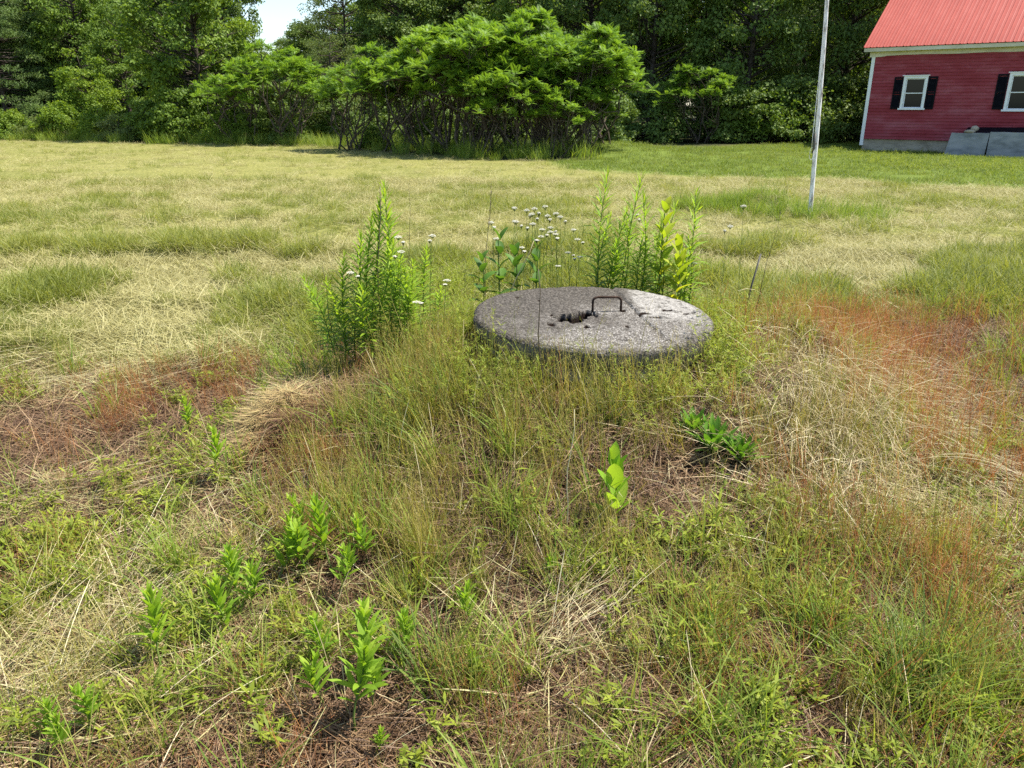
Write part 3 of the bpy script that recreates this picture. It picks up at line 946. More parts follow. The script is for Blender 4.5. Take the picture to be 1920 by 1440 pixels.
G1, G2, G3 = 'trees along the left edge of the field', 'trees behind the sumac thicket', 'dark trees beside the house'
for nm, key, u, y, sc, fat, lab, g in (
    ('pine_tree', 'pineA', 20, 48, 1.0, 1.05, 'dark green pine at the far left edge of the photograph', G1),
    ('pine_tree', 'pineB', 95, 52, 1.0, 1.0, 'taller pine rising just right of the leftmost pine', G1),
    ('broadleaf_tree', 'mapleB', 185, 51, 1.15, .95, 'mid green leafy tree behind the small yellow-green sapling', G1),
    ('young_tree', 'yellowA', 175, 40.5, .92, 1.1, 'small yellow-green sapling standing out against dark woods on the left', G1),
    ('broadleaf_tree', 'mapleB', 250, 47, .9, .9, 'slender green tree between the yellow-green sapling and the big maple', G1),
    ('pine_tree', 'pineB', 300, 55, 1.0, .9, 'distant grey-green pine showing above the slender green tree', G1),
    ('maple_tree', 'mapleA', 385, 38.5, 1.0, 1.0, 'large green maple left of the sky gap, filling height of picture', G1),
    ('oak_tree', 'oakA', 432, 52, 1.0, .62, 'dark tall tree behind the large maple, overhanging the sky gap', G1),
    ('broadleaf_tree', 'oakB', 590, 49, .50, .95, 'dark rounded tree just right of the sky gap', G2),
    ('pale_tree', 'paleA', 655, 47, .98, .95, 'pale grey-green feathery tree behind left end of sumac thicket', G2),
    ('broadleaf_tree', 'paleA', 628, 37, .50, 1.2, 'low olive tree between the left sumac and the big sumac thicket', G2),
    ('oak_tree', 'oakB', 760, 45, .85, 1.0, 'dark tree showing above the left shoulder of the sumac thicket', G2),
    ('oak_tree', 'oakA', 880, 48, .9, 1.0, 'dark tree showing above the middle of the sumac thicket', G2),
    ('pale_tree', 'mapleA', 980, 44, .92, .95, 'mid green tree showing above highest point of sumac thicket', G2),
    ('oak_tree', 'oakB', 1105, 42, .9, .95, 'dark tree showing above the right shoulder of sumac thicket', G2),
    ('oak_tree', 'oakA', 1215, 39.5, .9, .85, 'deep green tree directly right of the sumac thicket', G3),
    ('maple_tree', 'mapleA', 1310, 41, 1.15, .95, 'leafy green tree overhanging the small sumac left of the flagpole', G3),
    ('oak_tree', 'oakB', 1392, 37.6, .95, .9, 'dark leafy tree just left of the flagpole top', G3),
    ('pine_tree', 'pineB', 1490, 43, 1.0, .9, 'dark pine behind the flagpole', G3),
    ('oak_tree', 'oakB', 1570, 38.5, .95, .85, 'dark leafy tree between flagpole and house corner', G3),
    ('oak_tree', 'oakA', 1640, 46, 1.0, .9, 'tall dark tree behind the left end of the red roof', G3),
):
    tree(nm, key, u, y, lab, sc, 'tree', g, None, fat)
G4 = 'bushes along the field edge'
for key, u, y, sc, lab in (
    ('bushB', -15, 38.5, 1.00, 'green bush at the extreme left of the field edge'),
    ('bushA', 35, 39.2, 0.80, 'yellow-green bush second from the left end of the field edge'),
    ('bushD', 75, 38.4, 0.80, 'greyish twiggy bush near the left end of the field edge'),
    ('bushA', 125, 38.3, 1.00, 'yellow-green bush below the dark gap between the pines and the sapling'),
    ('bushA', 185, 37.8, 0.85, 'yellow-green bush below the small sapling'),
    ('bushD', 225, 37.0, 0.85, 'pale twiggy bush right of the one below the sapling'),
    ('bushB', 275, 37.2, 0.90, 'green bush left of the large maple trunk'),
    ('bushB', 335, 36.2, 1.15, 'dark green bush at the foot of the large maple'),
    ('bushA', 425, 35.2, .78, 'yellow-green low bush in front of the maple trunk'),
    ('bushB', 465, 34.8, .6, 'small green bush just left of the dark bush under the left sumac'),
    ('bushC', 530, 34.6, .72, 'dark bush under the left sumac canopy'),
    ('bushB', 700, 30.2, .42, 'low green bush at the left foot of the sumac thicket'),
    ('bushC', 560, 38.5, 1.2, 'dark bush behind the stems of the separate sumac'),
    ('bushC', 490, 39, 1.2, 'dark bush behind the gap between maple and separate sumac'),
    ('bushC', 645, 36, .9, 'dark bush in shade between the two sumac clumps'),
    ('bushC', 740, 33.5, 1.0, 'dark bush behind the stems at the left of the sumac thicket'),
    ('bushC', 830, 32.5, 1.0, 'dark bush behind the stems left of the middle of the thicket'),
    ('bushC', 930, 31.5, 1.0, 'dark bush behind the middle stems of the sumac thicket'),
    ('bushC', 1030, 31.5, 1.0, 'dark bush behind the stems right of the middle of the thicket'),
    ('bushC', 1120, 32.5, 1.0, 'dark bush behind the right end stems of the sumac thicket'),
    ('bushC', 1215, 36.5, 1.1, 'dark bush right of the sumac thicket at the lawn edge'),
    ('bushC', 1370, 36, 1.1, 'dark bush in the shade left of the flagpole'),
    ('bushB', 1425, 35.6, 1.15, 'leafy green bush next to flagpole at lawn edge'),
    ('bushC', 1480, 36, 1.25, 'dark bush seen just left of flagpole at lawn edge'),
    ('bushC', 1545, 36.5, 1.3, 'dark bush between the flagpole and the house'),
    ('bushC', 1595, 37.5, 1.3, 'dark bush nearest the white corner of the house'),
):
    tree('bush', key, u, y, lab, sc, 'bush', G4)


# sumac: spreading bare stems under an umbrella of pinnate leaves
def sumac(seed, H, W, n_stem):
    r = np.random.default_rng(seed)
    wood = MB(); tips = []
    for s in range(n_stem):
        az = 2 * math.pi * (s + r.uniform(-.4, .4)) / n_stem
        reach = W * r.uniform(.25, .95)
        b0 = np.array([r.normal(0, .35), r.normal(0, .35), -.15])
        Hs = H * r.uniform(.70, 1.0)
        h1 = Hs * r.uniform(.30, .55)
        p1 = b0 + np.array([reach * .5 * math.cos(az), reach * .5 * math.sin(az), h1]) + r.normal(0, .12, 3)
        wood.tube([b0, .7 * b0 + .3 * p1 + r.normal(0, .08, 3), .3 * b0 + .7 * p1 + r.normal(0, .08, 3), p1], [.040, .034, .030, .025], 6)
        for k in range(r.integers(3, 5)):
            a2 = az + r.uniform(-1.2, 1.2)
            r2 = reach * r.uniform(.5, 1.2)
            e = np.array([r2 * math.cos(a2), r2 * math.sin(a2), 0])
            e[2] = Hs * (1.0 - .40 * (r2 / W) ** 2) * r.uniform(.74, 1.0)
            mdl = .5 * (p1 + e) + r.normal(0, .13, 3)
            wood.tube([p1, .5 * (p1 + mdl) + r.normal(0, .05, 3), mdl, e], [.023, .020, .016, .010], 5)
            tips.append(e)
            rd = r.uniform(.30, .55)
            for q in range(r.integers(5, 9)):
                f = mdl * .35 + e * .65
                th_, ph_ = r.uniform(0, 6.283), math.acos(r.uniform(.0, 1))
                e2 = e + rd * np.array([math.sin(ph_) * math.cos(th_), math.sin(ph_) * math.sin(th_), .75 * math.cos(ph_) - .35])
                wood.tube([f, .5 * (f + e2) + (0, 0, .03), e2], [.011, .009, .006], 3, False)
                tips.append(e2)
        for k in range(4):      # dead twigs in the shade
            f = b0 + (p1 - b0) * r.uniform(.3, 1)
            e2 = f + r.normal(0, .35, 3) + (0, 0, .35)
            wood.tube([f, .5 * (f + e2) + r.normal(0, .05, 3), e2], [.011, .008, .004], 4, False)
    tips = np.array(tips)
    VV, QQ, BB = [], [], []
    n0 = 0
    for tp in tips:
        nl = r.integers(8, 11)
        cb = r.random()
        for q in range(nl):
            az = 2 * math.pi * q / nl * 2.4 + r.uniform(-.3, .3)
            L = r.uniform(.20, .34); ph0 = r.uniform(.25, 1.5); kp = r.uniform(.3, 1.2)
            m = 9
            s = (np.arange(m) + .5) / m
            ph = ph0 + kp * s
            hx = np.cumsum(np.sin(ph)) * L / m; hz = np.cumsum(np.cos(ph)) * L / m
            C = tp + np.stack([hx * math.cos(az), hx * math.sin(az), hz], -1)
            along = np.stack([np.sin(ph) * math.cos(az), np.sin(ph) * math.sin(az), np.cos(ph)], -1)
            sd_ = np.array([-math.sin(az), math.cos(az), 0])
            nr_ = np.cross(along, sd_)
            ll = (.10 * np.sin(np.pi * (s * .8 + .15)) ** .6)[:, None]
            for sg in (-1, 1):
                tdir = sg * sd_ * .86 + along * .45 + np.array([0, 0, -.28]); tdir /= np.linalg.norm(tdir, axis=1)[:, None]
                wdir = along * .85 - sg * sd_ * .3
                A = C; Bq = C + tdir * ll * .45 + wdir * ll * .17; D = C + tdir * ll; E_ = C + tdir * ll * .45 - wdir * ll * .17
                VV.append(np.stack([A, Bq, D, E_], 1).reshape(-1, 3))
                QQ.append(np.arange(m * 4).reshape(-1, 4) + n0); n0 += m * 4
                BB.append(np.full(m * 4, np.clip(.45 * r.random() + .35 * cb + .15, 0, 1)))
    return wood.mesh('sumac_wood', M['bark_sumac'], True), mk_mesh('sumac_crown', np.concatenate(VV), np.concatenate(QQ), M['sumac'], {'b': np.concatenate(BB)})


SP = [sumac(21, 4.0, 2.0, 9), sumac(22, 3.8, 2.1, 8), sumac(23, 3.9, 1.9, 9)]
G5 = 'staghorn sumacs of the large thicket'
for k, u, y, sc, lab in (
    (0, 672, 29.6, .86, 'low sumac at the left end of the large thicket'),
    (1, 735, 29.0, 1.0, 'sumac second from the left end of the large thicket'),
    (2, 800, 28.4, 1.14, 'sumac in the left half of the large thicket'),
    (0, 866, 27.6, 1.20, 'tall sumac left of the middle of the large thicket'),
    (1, 940, 27.2, 1.24, 'tallest sumac in the middle of the large thicket'),
    (2, 1018, 27.2, 1.24, 'tall sumac right of the middle of the large thicket'),
    (0, 1068, 26.4, 1.08, 'bright green sumac low at front right of the large thicket'),
    (1, 1118, 27.2, 1.00, 'bright green sumac at the right end of the large thicket'),
    (2, 900, 26.0, .74, 'low sumac at the front of the large thicket'),
    (0, 985, 25.8, .78, 'small sumac at the front of the thicket, right of middle'),
    (1, 1045, 25.4, .66, 'lowest leafy sumac at the front right of the thicket'),
    (2, 1098, 25.9, .62, 'small bright sumac at the right foot of the thicket'),
):
    P = spot(u, y); o = empty('sumac', P, rng.random() * 6.28, sc); tag(o, lab, 'sumac', G5)
    obj('stems', SP[k][0], o); obj('crown', SP[k][1], o)
for k, u, y, sc, lab in (
    (1, 535, 33.8, 1.12, 'separate bright green sumac left of the large thicket'),
    (2, 455, 34.5, .95, 'small pale sumac between the large maple and the separate sumac'),
    (0, 1305, 35.5, 0.90, 'isolated sumac in shade between thicket and flagpole'),
):
    P = spot(u, y); o = empty('sumac', P, rng.random() * 6.28, sc); tag(o, lab, 'sumac', 'staghorn sumacs standing apart')
    obj('stems', SP[k][0], o); obj('crown', SP[k][1], o)


# ------------------------------------------------------------------ scattering (uncountable cover)
def hidden_collection(name, meshes):
    c = bpy.data.collections.new(name)
    for k, me in enumerate(meshes):
        c.objects.link(bpy.data.objects.new('%s_source_%02d' % (name, k), me))
    return c


def scatter(name, label, cat, meshes, P, rot, scl, idx, tint):
    n = len(P)
    me = mk_mesh(name, P, np.zeros((0, 4), int), None, {'i_rot': rot, 'i_scl': scl, 'i_idx': idx.astype(np.int32), 'tint': tint})
    o = obj(name, me)
    tag(o, label, cat, kind='stuff')
    coll = hidden_collection(name, meshes)
    ng = bpy.data.node_groups.new(name + '_scatter', 'GeometryNodeTree')
    ng.interface.new_socket('Geometry', in_out='INPUT', socket_type='NodeSocketGeometry')
    ng.interface.new_socket('Geometry', in_out='OUTPUT', socket_type='NodeSocketGeometry')
    gi = ng.nodes.new('NodeGroupInput'); go = ng.nodes.new('NodeGroupOutput')
    iop = ng.nodes.new('GeometryNodeInstanceOnPoints')
    ci = ng.nodes.new('GeometryNodeCollectionInfo')
    ci.inputs['Collection'].default_value = coll
    ci.inputs['Separate Children'].default_value = True
    ci.inputs['Reset Children'].default_value = True
    def na_(nm, ty):
        x = ng.nodes.new('GeometryNodeInputNamedAttribute'); x.data_type = ty; x.inputs['Name'].default_value = nm
        return x.outputs['Attribute']
    L = ng.links.new
    L(gi.outputs[0], iop.inputs['Points']); L(ci.outputs[0], iop.inputs['Instance'])
    iop.inputs['Pick Instance'].default_value = True
    L(na_('i_idx', 'INT'), iop.inputs['Instance Index'])
    L(na_('i_rot', 'FLOAT_VECTOR'), iop.inputs['Rotation'])
    L(na_('i_scl', 'FLOAT_VECTOR'), iop.inputs['Scale'])
    L(iop.outputs[0], go.inputs[0])
    md = o.modifiers.new('scatter', 'NODES'); md.node_group = ng
    return o


def tuft(mat, n, rad, L, phi, kap, w, nseg=3, prof='grass', zr=0.0, name='tuft', az=None, rootbias=.5):
    a = rng.random(n) * 2 * math.pi; r_ = rad * rng.random(n) ** rootbias
    root = np.stack([r_ * np.cos(a), r_ * np.sin(a), rng.uniform(-.01, zr + 1e-6, n)], -1)
    V, Q, b = strips(root, rng.random(n) * 2 * math.pi if az is None else az + rng.normal(0, .5, n), rng.uniform(*L, n), rng.uniform(*phi, n), rng.uniform(*kap, n), rng.uniform(*w, n), nseg, prof)
    return V, Q, b


def tuft_mesh(mat, *parts, real=False):
    m2 = MB()
    for V, Q, b in parts: m2.add(V, Q, b)
    if mat in ('fescue', 'sorrel', 'thatch', 'herb') or real:
        return (np.concatenate(m2.V), np.concatenate(m2.Q), np.concatenate(m2.B), M[mat])
    return m2.mesh('tuft', M[mat])


def seedheads(tips, L, w, per):
    """little chaff flakes along the top of stems"""
    n = len(tips) * per
    k = np.repeat(np.arange(len(tips)), per)
    root = tips[k] + np.stack([rng.normal(0, w, n), rng.normal(0, w, n), -rng.random(n) * L], -1)
    return strips(root, rng.random(n) * 6.283, rng.uniform(.008, .016, n), rng.uniform(.2, 1.3, n), 0, rng.uniform(.003, .006, n), 1, 'ovate')


def stalks(n, rad, L, lean, w, head, per, nseg=4):
    a = rng.random(n) * 6.283; r_ = rad * rng.random(n) ** .5
    root = np.stack([r_ * np.cos(a), r_ * np.sin(a), np.full(n, -.01)], -1)
    az = rng.random(n) * 6.283; LL = rng.uniform(*L, n); p0 = rng.uniform(0, lean, n); kp = rng.uniform(0, lean * 1.3, n)
    V, Q, b = strips(root, az, LL, p0, kp, w, nseg, 'thread')
    tips = V.reshape(n, nseg + 1, 2, 3)[:, -1].mean(1)
    return (V, Q, b), seedheads(tips, head, .012, per)


T_hay = [tuft_mesh('hay', tuft('hay', 52, .20, (.06, .22), (.95, 1.6), (-.25, .55), (.002, .0042), 3, 'thread', .05),
                   tuft('hay', 10, .18, (.06, .14), (.2, .9), (.2, 1.0), (.003, .006), 3)) for _ in range(6)]
T_green = [tuft_mesh('green', tuft('green', 40, .12, (.07, .20), (.1, .75), (.3, 1.5), (.003, .006), 4)) for _ in range(6)]
T_lawn = [tuft_mesh('lawn', tuft('lawn', 60, .25, (.05, .11), (.05, .7), (.2, 1.1), (.006, .011), 2)) for _ in range(5)]
T_fesc = [tuft_mesh('fescue', tuft('fescue', 18, .05, (.10, .26), (.05, .5), (.1, 1.0), (.0016, .003), 3),
                    *stalks(6, .05, (.20, .40), .22, .0017, .09, 12, 3)) for _ in range(9)]
T_sorr = [tuft_mesh('sorrel', *stalks(11, .08, (.12, .26), .35, .0020, .12, 18, 3), tuft('sorrel', 10, .07, (.05, .12), (.3, 1.0), (.2, 1.0), (.002, .004), 2)) for _ in range(7)]
T_that = [tuft_mesh('thatch', tuft('thatch', 36, .13, (.05, .20), (1.1, 1.65), (-.3, .4), (.0016, .0036), 2, 'thread', .025)) for _ in range(9)]
T_rake = [tuft_mesh('hay', tuft('hay', 40, .20, (.10, .28), (.95, 1.6), (-.25, .55), (.002, .0045), 3, 'thread', .05), real=True) for _ in range(6)]


def herb_mesh(nst, hmin, hmax, lw, ll, per):
    m2 = MB()
    for _ in range(nst):
        a = rng.random() * 6.283; r_ = .06 * rng.random() ** .5
        H = rng.uniform(hmin, hmax); az = rng.random() * 6.283; ln = rng.uniform(.1, .9)
        s = np.linspace(0, 1, 5)
        C = np.stack([r_ * math.cos(a) + math.cos(az) * H * math.sin(ln) * s, r_ * math.sin(a) + math.sin(az) * H * math.sin(ln) * s, H * math.cos(ln) * s], -1)
        V, Q, b = strips(C[:1], np.array([az]), H, ln, 0.0, .0022, 2, 'thread'); m2.add(V, Q, b)
        n = per
        sv = rng.uniform(.15, 1.0, n)
        root = np.stack([np.interp(sv, s, C[:, i]) for i in range(3)], -1)
        V, Q, b = strips(root, np.arange(n) * 2.4 + rng.uniform(-.3, .3, n), rng.uniform(.7, 1.2, n) * ll, rng.uniform(.6, 1.4, n), rng.uniform(.0, .7, n), lw * rng.uniform(.7, 1.2, n), 2, 'ovate', roll=rng.uniform(-.3, .3, n))
        m2.add(V, Q, b)
    return (np.concatenate(m2.V), np.concatenate(m2.Q), np.concatenate(m2.B), M['herb'])


T_herb = [herb_mesh(7, .04, .12, .009, .022, 10) for _ in range(4)] + [herb_mesh(5, .06, .15, .007, .032, 11) for _ in range(3)]
T_sprig = [herb_mesh(5, .14, .30, .0055, .022, 26) for _ in range(5)]
T_cover = [mk_mesh('cover_plant', a_[0], a_[1], M['herb'], {'b': a_[2]}) for a_ in T_herb]
T_tall = [tuft_mesh('tall', tuft('tall', 20, .06, (.16, .42), (.05, .5), (.2, 1.3), (.003, .009), 4), real=True) for _ in range(6)]
T_pole = [tuft_mesh('tall', tuft('tall', 26, .06, (.16, .42), (.05, .5), (.2, 1.3), (.003, .007), 5)) for _ in range(5)]
T_edge = [tuft_mesh('tall', tuft('tall', 70, .35, (.30, .85), (.05, .45), (.1, 1.0), (.010, .018), 4)) for _ in range(5)]


def sample(n, y0, y1, m0=1.0, k=.74, power=1.0):
    """random places in the wedge of ground in front of the camera, with a margin for a step aside"""
    out = []
    while sum(len(a) for a in out) < n:
        y = np.sqrt(rng.uniform(y0 ** 2, y1 ** 2, n)) if power == 1 else y0 * (y1 / y0) ** rng.random(n)
        x = rng.uniform(-1, 1, n) * (k * y + m0)
        out.append(np.stack([x, y], -1))
    return np.concatenate(out)[:n]


BLOBS = {k: [] for k in ('hay', 'green', 'fescue', 'sorrel', 'thatch', 'herb', 'tall', 'bare')}
def blob(kind, u, v, ru, rv, w=1.0):
    P = ground_at(u, v); d = np.linalg.norm(P - EYE); sn = max(.12, (EYE[2] - P[2]) / d)
    BLOBS[kind].append((P[0], P[1], ru * d / FPX, rv * d / FPX / sn, w))
for a in (('sorrel', 290, 745, 130, 45), ('sorrel', 400, 720, 60, 30), ('sorrel', 1560, 625, 130, 55, 1.7), ('sorrel', 1650, 730, 80, 90, 1.3), ('sorrel', 1430, 600, 60, 40, 1.2), ('sorrel', 690, 800, 110, 110, .6), ('sorrel', 1690, 1090, 60, 50, .8),
          ('sorrel', 860, 1330, 120, 60, .35), ('sorrel', 620, 1340, 60, 50, .9), ('sorrel', 80, 830, 130, 80, .25), ('sorrel', 530, 870, 80, 30, 1.0), ('sorrel', 1300, 950, 200, 60, .4), ('sorrel', 1420, 1250, 140, 60, .4), ('sorrel', 1080, 1240, 110, 60, .5), ('sorrel', 1850, 1200, 90, 60, .5),
          ('herb', 330, 880, 110, 60, .9), ('herb', 400, 810, 110, 45, .9), ('herb', 150, 990, 150, 60, .9), ('herb', 80, 1130, 100, 70, .6), ('herb', 280, 1220, 120, 70, .8), ('herb', 560, 1080, 160, 80, .5), ('herb', 1290, 640, 110, 60, 1.0), ('herb', 1250, 720, 110, 70, .7), ('herb', 1400, 1050, 120, 60, .5), ('herb', 1280, 1080, 200, 100, .5), ('herb', 1650, 1350, 220, 90, .7), ('herb', 1850, 830, 90, 140, .4), ('herb', 200, 1390, 150, 60, .6), ('herb', 760, 560, 120, 90, .9), ('herb', 1240, 520, 140, 50, .9), ('herb', 980, 500, 180, 40, .7),
          ('tall', 1720, 1260, 130, 130, 1.0), ('tall', 1300, 1230, 220, 150, .5), ('tall', 820, 1180, 140, 130, .5), ('tall', 1140, 770, 70, 50, .5), ('tall', 930, 790, 170, 70, .9), ('tall', 760, 760, 90, 80, .6), ('tall', 640, 950, 120, 120, .4), ('tall', 1000, 830, 160, 100, .4), ('tall', 1620, 1380, 250, 90, .8), ('tall', 320, 1330, 220, 110, .4), ('tall', 490, 715, 60, 30, .8), ('tall', 960, 1380, 300, 80, .35), ('tall', 900, 560, 60, 60, .6),
          ('fescue', 820, 740, 260, 110, 1.3), ('fescue', 1050, 740, 160, 60, 1.0), ('fescue', 900, 920, 220, 120, .8), ('fescue', 680, 720, 120, 100, .8), ('fescue', 1130, 710, 110, 50, 1.2), ('fescue', 1560, 720, 200, 100, .6), ('fescue', 1600, 1000, 250, 160, .5), ('fescue', 1480, 560, 160, 50, .8), ('fescue', 480, 1350, 200, 100, .4), ('fescue', 850, 1050, 140, 90, .8),
          ('hay', 505, 785, 55, 70, 2.4), ('hay', 110, 720, 150, 26, 1.2), ('hay', 100, 950, 130, 24, .9), ('hay', 200, 1180, 180, 60, .9), ('hay', 90, 1290, 150, 80, .7), ('hay', 1560, 830, 120, 120, .9), ('hay', 1760, 980, 150, 40, 1.5), ('hay', 1080, 1180, 80, 60, .5), ('hay', 400, 1000, 80, 50, .4), ('hay', 1640, 760, 100, 60, .6), ('hay', 330, 1110, 120, 40, .6),
          ('thatch', 400, 990, 160, 90, .8), ('thatch', 1250, 900, 200, 100, .9), ('thatch', 1480, 940, 200, 80, .8), ('thatch', 560, 830, 60, 60, .9), ('thatch', 580, 660, 60, 40, 1.4), ('thatch', 700, 1380, 300, 70, .5), ('thatch', 440, 1260, 90, 60, .7), ('thatch', 1150, 1200, 200, 120, .5), ('thatch', 575, 850, 60, 60, 1.4), ('sorrel', 580, 830, 30, 60, 1.0)):
    blob(*a)


def wfield(kind, x, y):
    w = 0 * x
    for cx, cy, rx, ry, a in BLOBS[kind]:
        w = w + a * np.exp(-(((x - cx) / rx) ** 2 + ((y - cy) / ry) ** 2))
    return w


def off_lid(x, y, pad=0.0):
    return np.hypot(x - WELL[0], y - WELL[1]) > LID_R + pad


CLEAR = [(ground_at(u, v), r_) for u, v, r_ in ((1145, 978, .13), (1335, 850, .14), (1385, 862, .12), (525, 1120, .08), (455, 1150, .08), (480, 1165, .08), (440, 1220, .09), (580, 1100, .08), (625, 1085, .08), (690, 1075, .08), (645, 1130, .08), (600, 1345, .08),
         (675, 1290, .08), (665, 1375, .09), (710, 1340, .07), (760, 1260, .07), (312, 1275, .09), (182, 1395, .07), (125, 1425, .07), (505, 790, .30), (400, 985, .16), (960, 1130, .14), (1120, 1190, .12), (700, 1400, .15), (1320, 1120, .10), (230, 1180, .14), (60, 1290, .14), (1440, 1230, .10), (1050, 1330, .10), (850, 1020, .06), (1500, 1380, .08), (1240, 930, .20), (440, 1270, .08), (620, 1170, .08), (1160, 860, .08), (820, 830, .07), (1560, 955, .10), (360, 1010, .1), (560, 1130, .05))]


def clumps(x, y, sd):
    return .18 + 1.15 * sstep(.44, .60, fbm(x * 6.5, y * 6.5, 3, sd))


def open_spots(x, y):
    m = np.ones_like(x)
    for P_, r_ in CLEAR: m = m * sstep(.5, 1.2, np.hypot(x - P_[0], (y - P_[1]) * .8) / r_)
    return m




def scatter_real(name, label, cat, meshes, P, rot, scl, idx, tint):
    """the near cover: every blade a real face, one mesh for the whole mass"""
    Vs, Qs, Bs, Ts = [], [], [], []
    n0 = 0
    for k, (V, Q, b, mat) in enumerate(meshes):
        w = np.nonzero(idx == k)[0]
        if not len(w): continue
        c, s_ = np.cos(rot[w, 2]), np.sin(rot[w, 2])
        X = V[None, :, 0] * scl[w, 0:1]; Y = V[None, :, 1] * scl[w, 1:2]; Z = V[None, :, 2] * scl[w, 2:3]
        X2 = X * c[:, None] - Y * s_[:, None]; Y2 = X * s_[:, None] + Y * c[:, None]
        X2 = X2 + Z * rot[w, 0:1]; Y2 = Y2 + Z * rot[w, 1:2]
        X2 = X2 + P[w, 0:1]; Y2 = Y2 + P[w, 1:2]
        Zg = height(X2.ravel(), Y2.ravel()).reshape(X2.shape)
        Z2 = Z + .5 * (Zg + P[w, 2:3])
        Vs.append(np.stack([X2, Y2, Z2], -1).reshape(-1, 3))
        Qs.append((Q[None] + (n0 + np.arange(len(w)) * len(V))[:, None, None]).reshape(-1, 4))
        n0 += len(w) * len(V)
        Bs.append(np.tile(b, len(w))); Ts.append(np.repeat(tint[w], len(V)))
    me = mk_mesh(name, np.concatenate(Vs), np.concatenate(Qs), meshes[0][3], {'b': np.concatenate(Bs), 'tint': np.concatenate(Ts)})
    print('   faces', len(me.polygons))
    return tag(obj(name, me), label, cat, kind='stuff')


def place(name, label, cat, meshes, xy, acc, smin, smax, tint, tilt=.12, flat=None, lift=0.0, smul=None):
    k = rng.random(len(xy)) < acc
    xy = xy[k]; tint = np.broadcast_to(tint, k.shape)[k]
    n = len(xy)
    smin, smax = (np.broadcast_to(q_, k.shape)[k] for q_ in (smin, smax))
    s = rng.uniform(smin, smax, n) * (1 if smul is None else smul[k])
    z = height(xy[:, 0], xy[:, 1]) + lift
    rot = np.stack([rng.normal(0, tilt, n), rng.normal(0, tilt, n), rng.random(n) * 6.283], -1)
    sc = np.stack([s, s, s * (1 if flat is None else flat)], -1)
    print(name, n)
    return (scatter_real if isinstance(meshes[0], tuple) else scatter)(name, label, cat, meshes, np.stack([xy[:, 0], xy[:, 1], z], -1), rot, sc, rng.integers(0, len(meshes), n), np.clip(tint + rng.normal(0, .12, n), 0, 1))


def merge(*sets):
    return np.concatenate(sets)


# mown field: straw lying flat and green regrowth
xy = merge(sample(9000, 3.6, 9, 1.2), sample(8000, 9, 18, 1.5), sample(4500, 18, 40, 2))
x, y = xy.T
rm, lm, fm = zones(x, y)
big = sstep(9, 20, y)
op = (1 - rm) * (1 - lm) * (1 - fm)
dense = 1 - green_weight(x, y)
place('mown_hay', 'pale straw-coloured mown hay lying over the open field', 'hay', T_hay, xy, op * (.16 + .84 * dense), .75, 1.15, .35 + .5 * fbm(x * 2.1, y * 2.1, 2, 3.0) , .10)
xy2 = merge(sample(16000, 3.6, 9, 1.2), sample(9000, 9, 18, 1.5), sample(4500, 18, 40, 2))
x, y = xy2.T
rm, lm, fm = zones(x, y)
op = (1 - rm) * (1 - lm) * (1 - fm)
gw = green_weight(x, y)
place('field_grass', 'green and yellowing grass regrowing through the mown field', 'grass', T_green, xy2, op * (.14 + .86 * gw), .6, 1.0, .30 + .55 * fbm(x * .6, y * .6, 2, 8.0) - .15 * gw + .12 * sstep(9, 20, y), .15, smul=.75 + .9 * gw * sstep(.40, .62, fbm(x * 1.3, y * 1.3, 2, 27.0)))
# lawn
xy = merge(sample(10000, 13, 36, 1), )
x, y = xy.T
rm, lm, fm = zones(x, y)
hx_ = (x - HC[0]) * he[0] + (y - HC[1]) * he[1]; hy_ = (x - HC[0]) * math.sin(TH) + (y - HC[1]) * math.cos(TH)
inside = ((hx_ > -.05) & (hy_ > -.05) & (hy_ < HD)) | ((hx_ > 3.0) & (hx_ < 6.8) & (hy_ > -1.75) & (hy_ < 0.1))
place('lawn_grass', 'bright green short lawn in front of the red house', 'lawn', T_lawn, xy, lm * (1 - fm) * ~inside, .8, 1.3, .15 + .7 * fbm(x * .5, y * .5, 3, 12.0))
# clover-like plants by the bulkhead
xy = sample(7000, 15, 31, 1)
x, y = xy.T
rm, lm, fm = zones(x, y)
hx_ = (x - HC[0]) * he[0] + (y - HC[1]) * he[1]; hy_ = (x - HC[0]) * math.sin(TH) + (y - HC[1]) * math.cos(TH)
inside = ((hx_ > -.05) & (hy_ > -.05) & (hy_ < HD)) | ((hx_ > 3.0) & (hx_ < 6.8) & (hy_ > -1.75) & (hy_ < 0.1))
place('ground_cover', 'leafy yellow-green ground cover in the lawn near the house', 'plants', T_cover, xy, lm * (1 - fm) * ~inside * sstep(8.5, 10.5, x) * sstep(17, 20, y) * sstep(.46, .6, fbm(x * .6, y * .6, 3, 22.0)), 1.0, 1.6, .6)

# rough mound and foreground
NR = 22000
xy = merge(sample(3500, 1.0, 2.6, .5), sample(7500, 2.6, 6.6, .8))
x, y = xy.T
rm, lm, fm = zones(x, y)
ol = off_lid(x, y, -.02) * rm
pn = fbm(x * 2.2, y * 2.2, 3, 40.0)
place('dry_thatch', 'brown dead thatch matted over the mound', 'thatch', T_that, xy, ol * np.clip(.62 + .6 * wfield('thatch', x, y) + .5 * (pn - .5), .2, 1), .7, 1.25, np.clip(.20 + .9 * (fbm(x * 3, y * 3, 2, 44.0) - .5) + .3 * wfield('hay', x, y), 0, 1), .15)
xy = merge(sample(2200, 1.0, 2.6, .5), sample(8000, 2.6, 6.8, .8)); x, y = xy.T
rm, lm, fm = zones(x, y); ol = off_lid(x, y, .02) * np.clip(rm * 1.2, 0, 1)
pn = fbm(x * 1.8, y * 1.8, 3, 50.0)
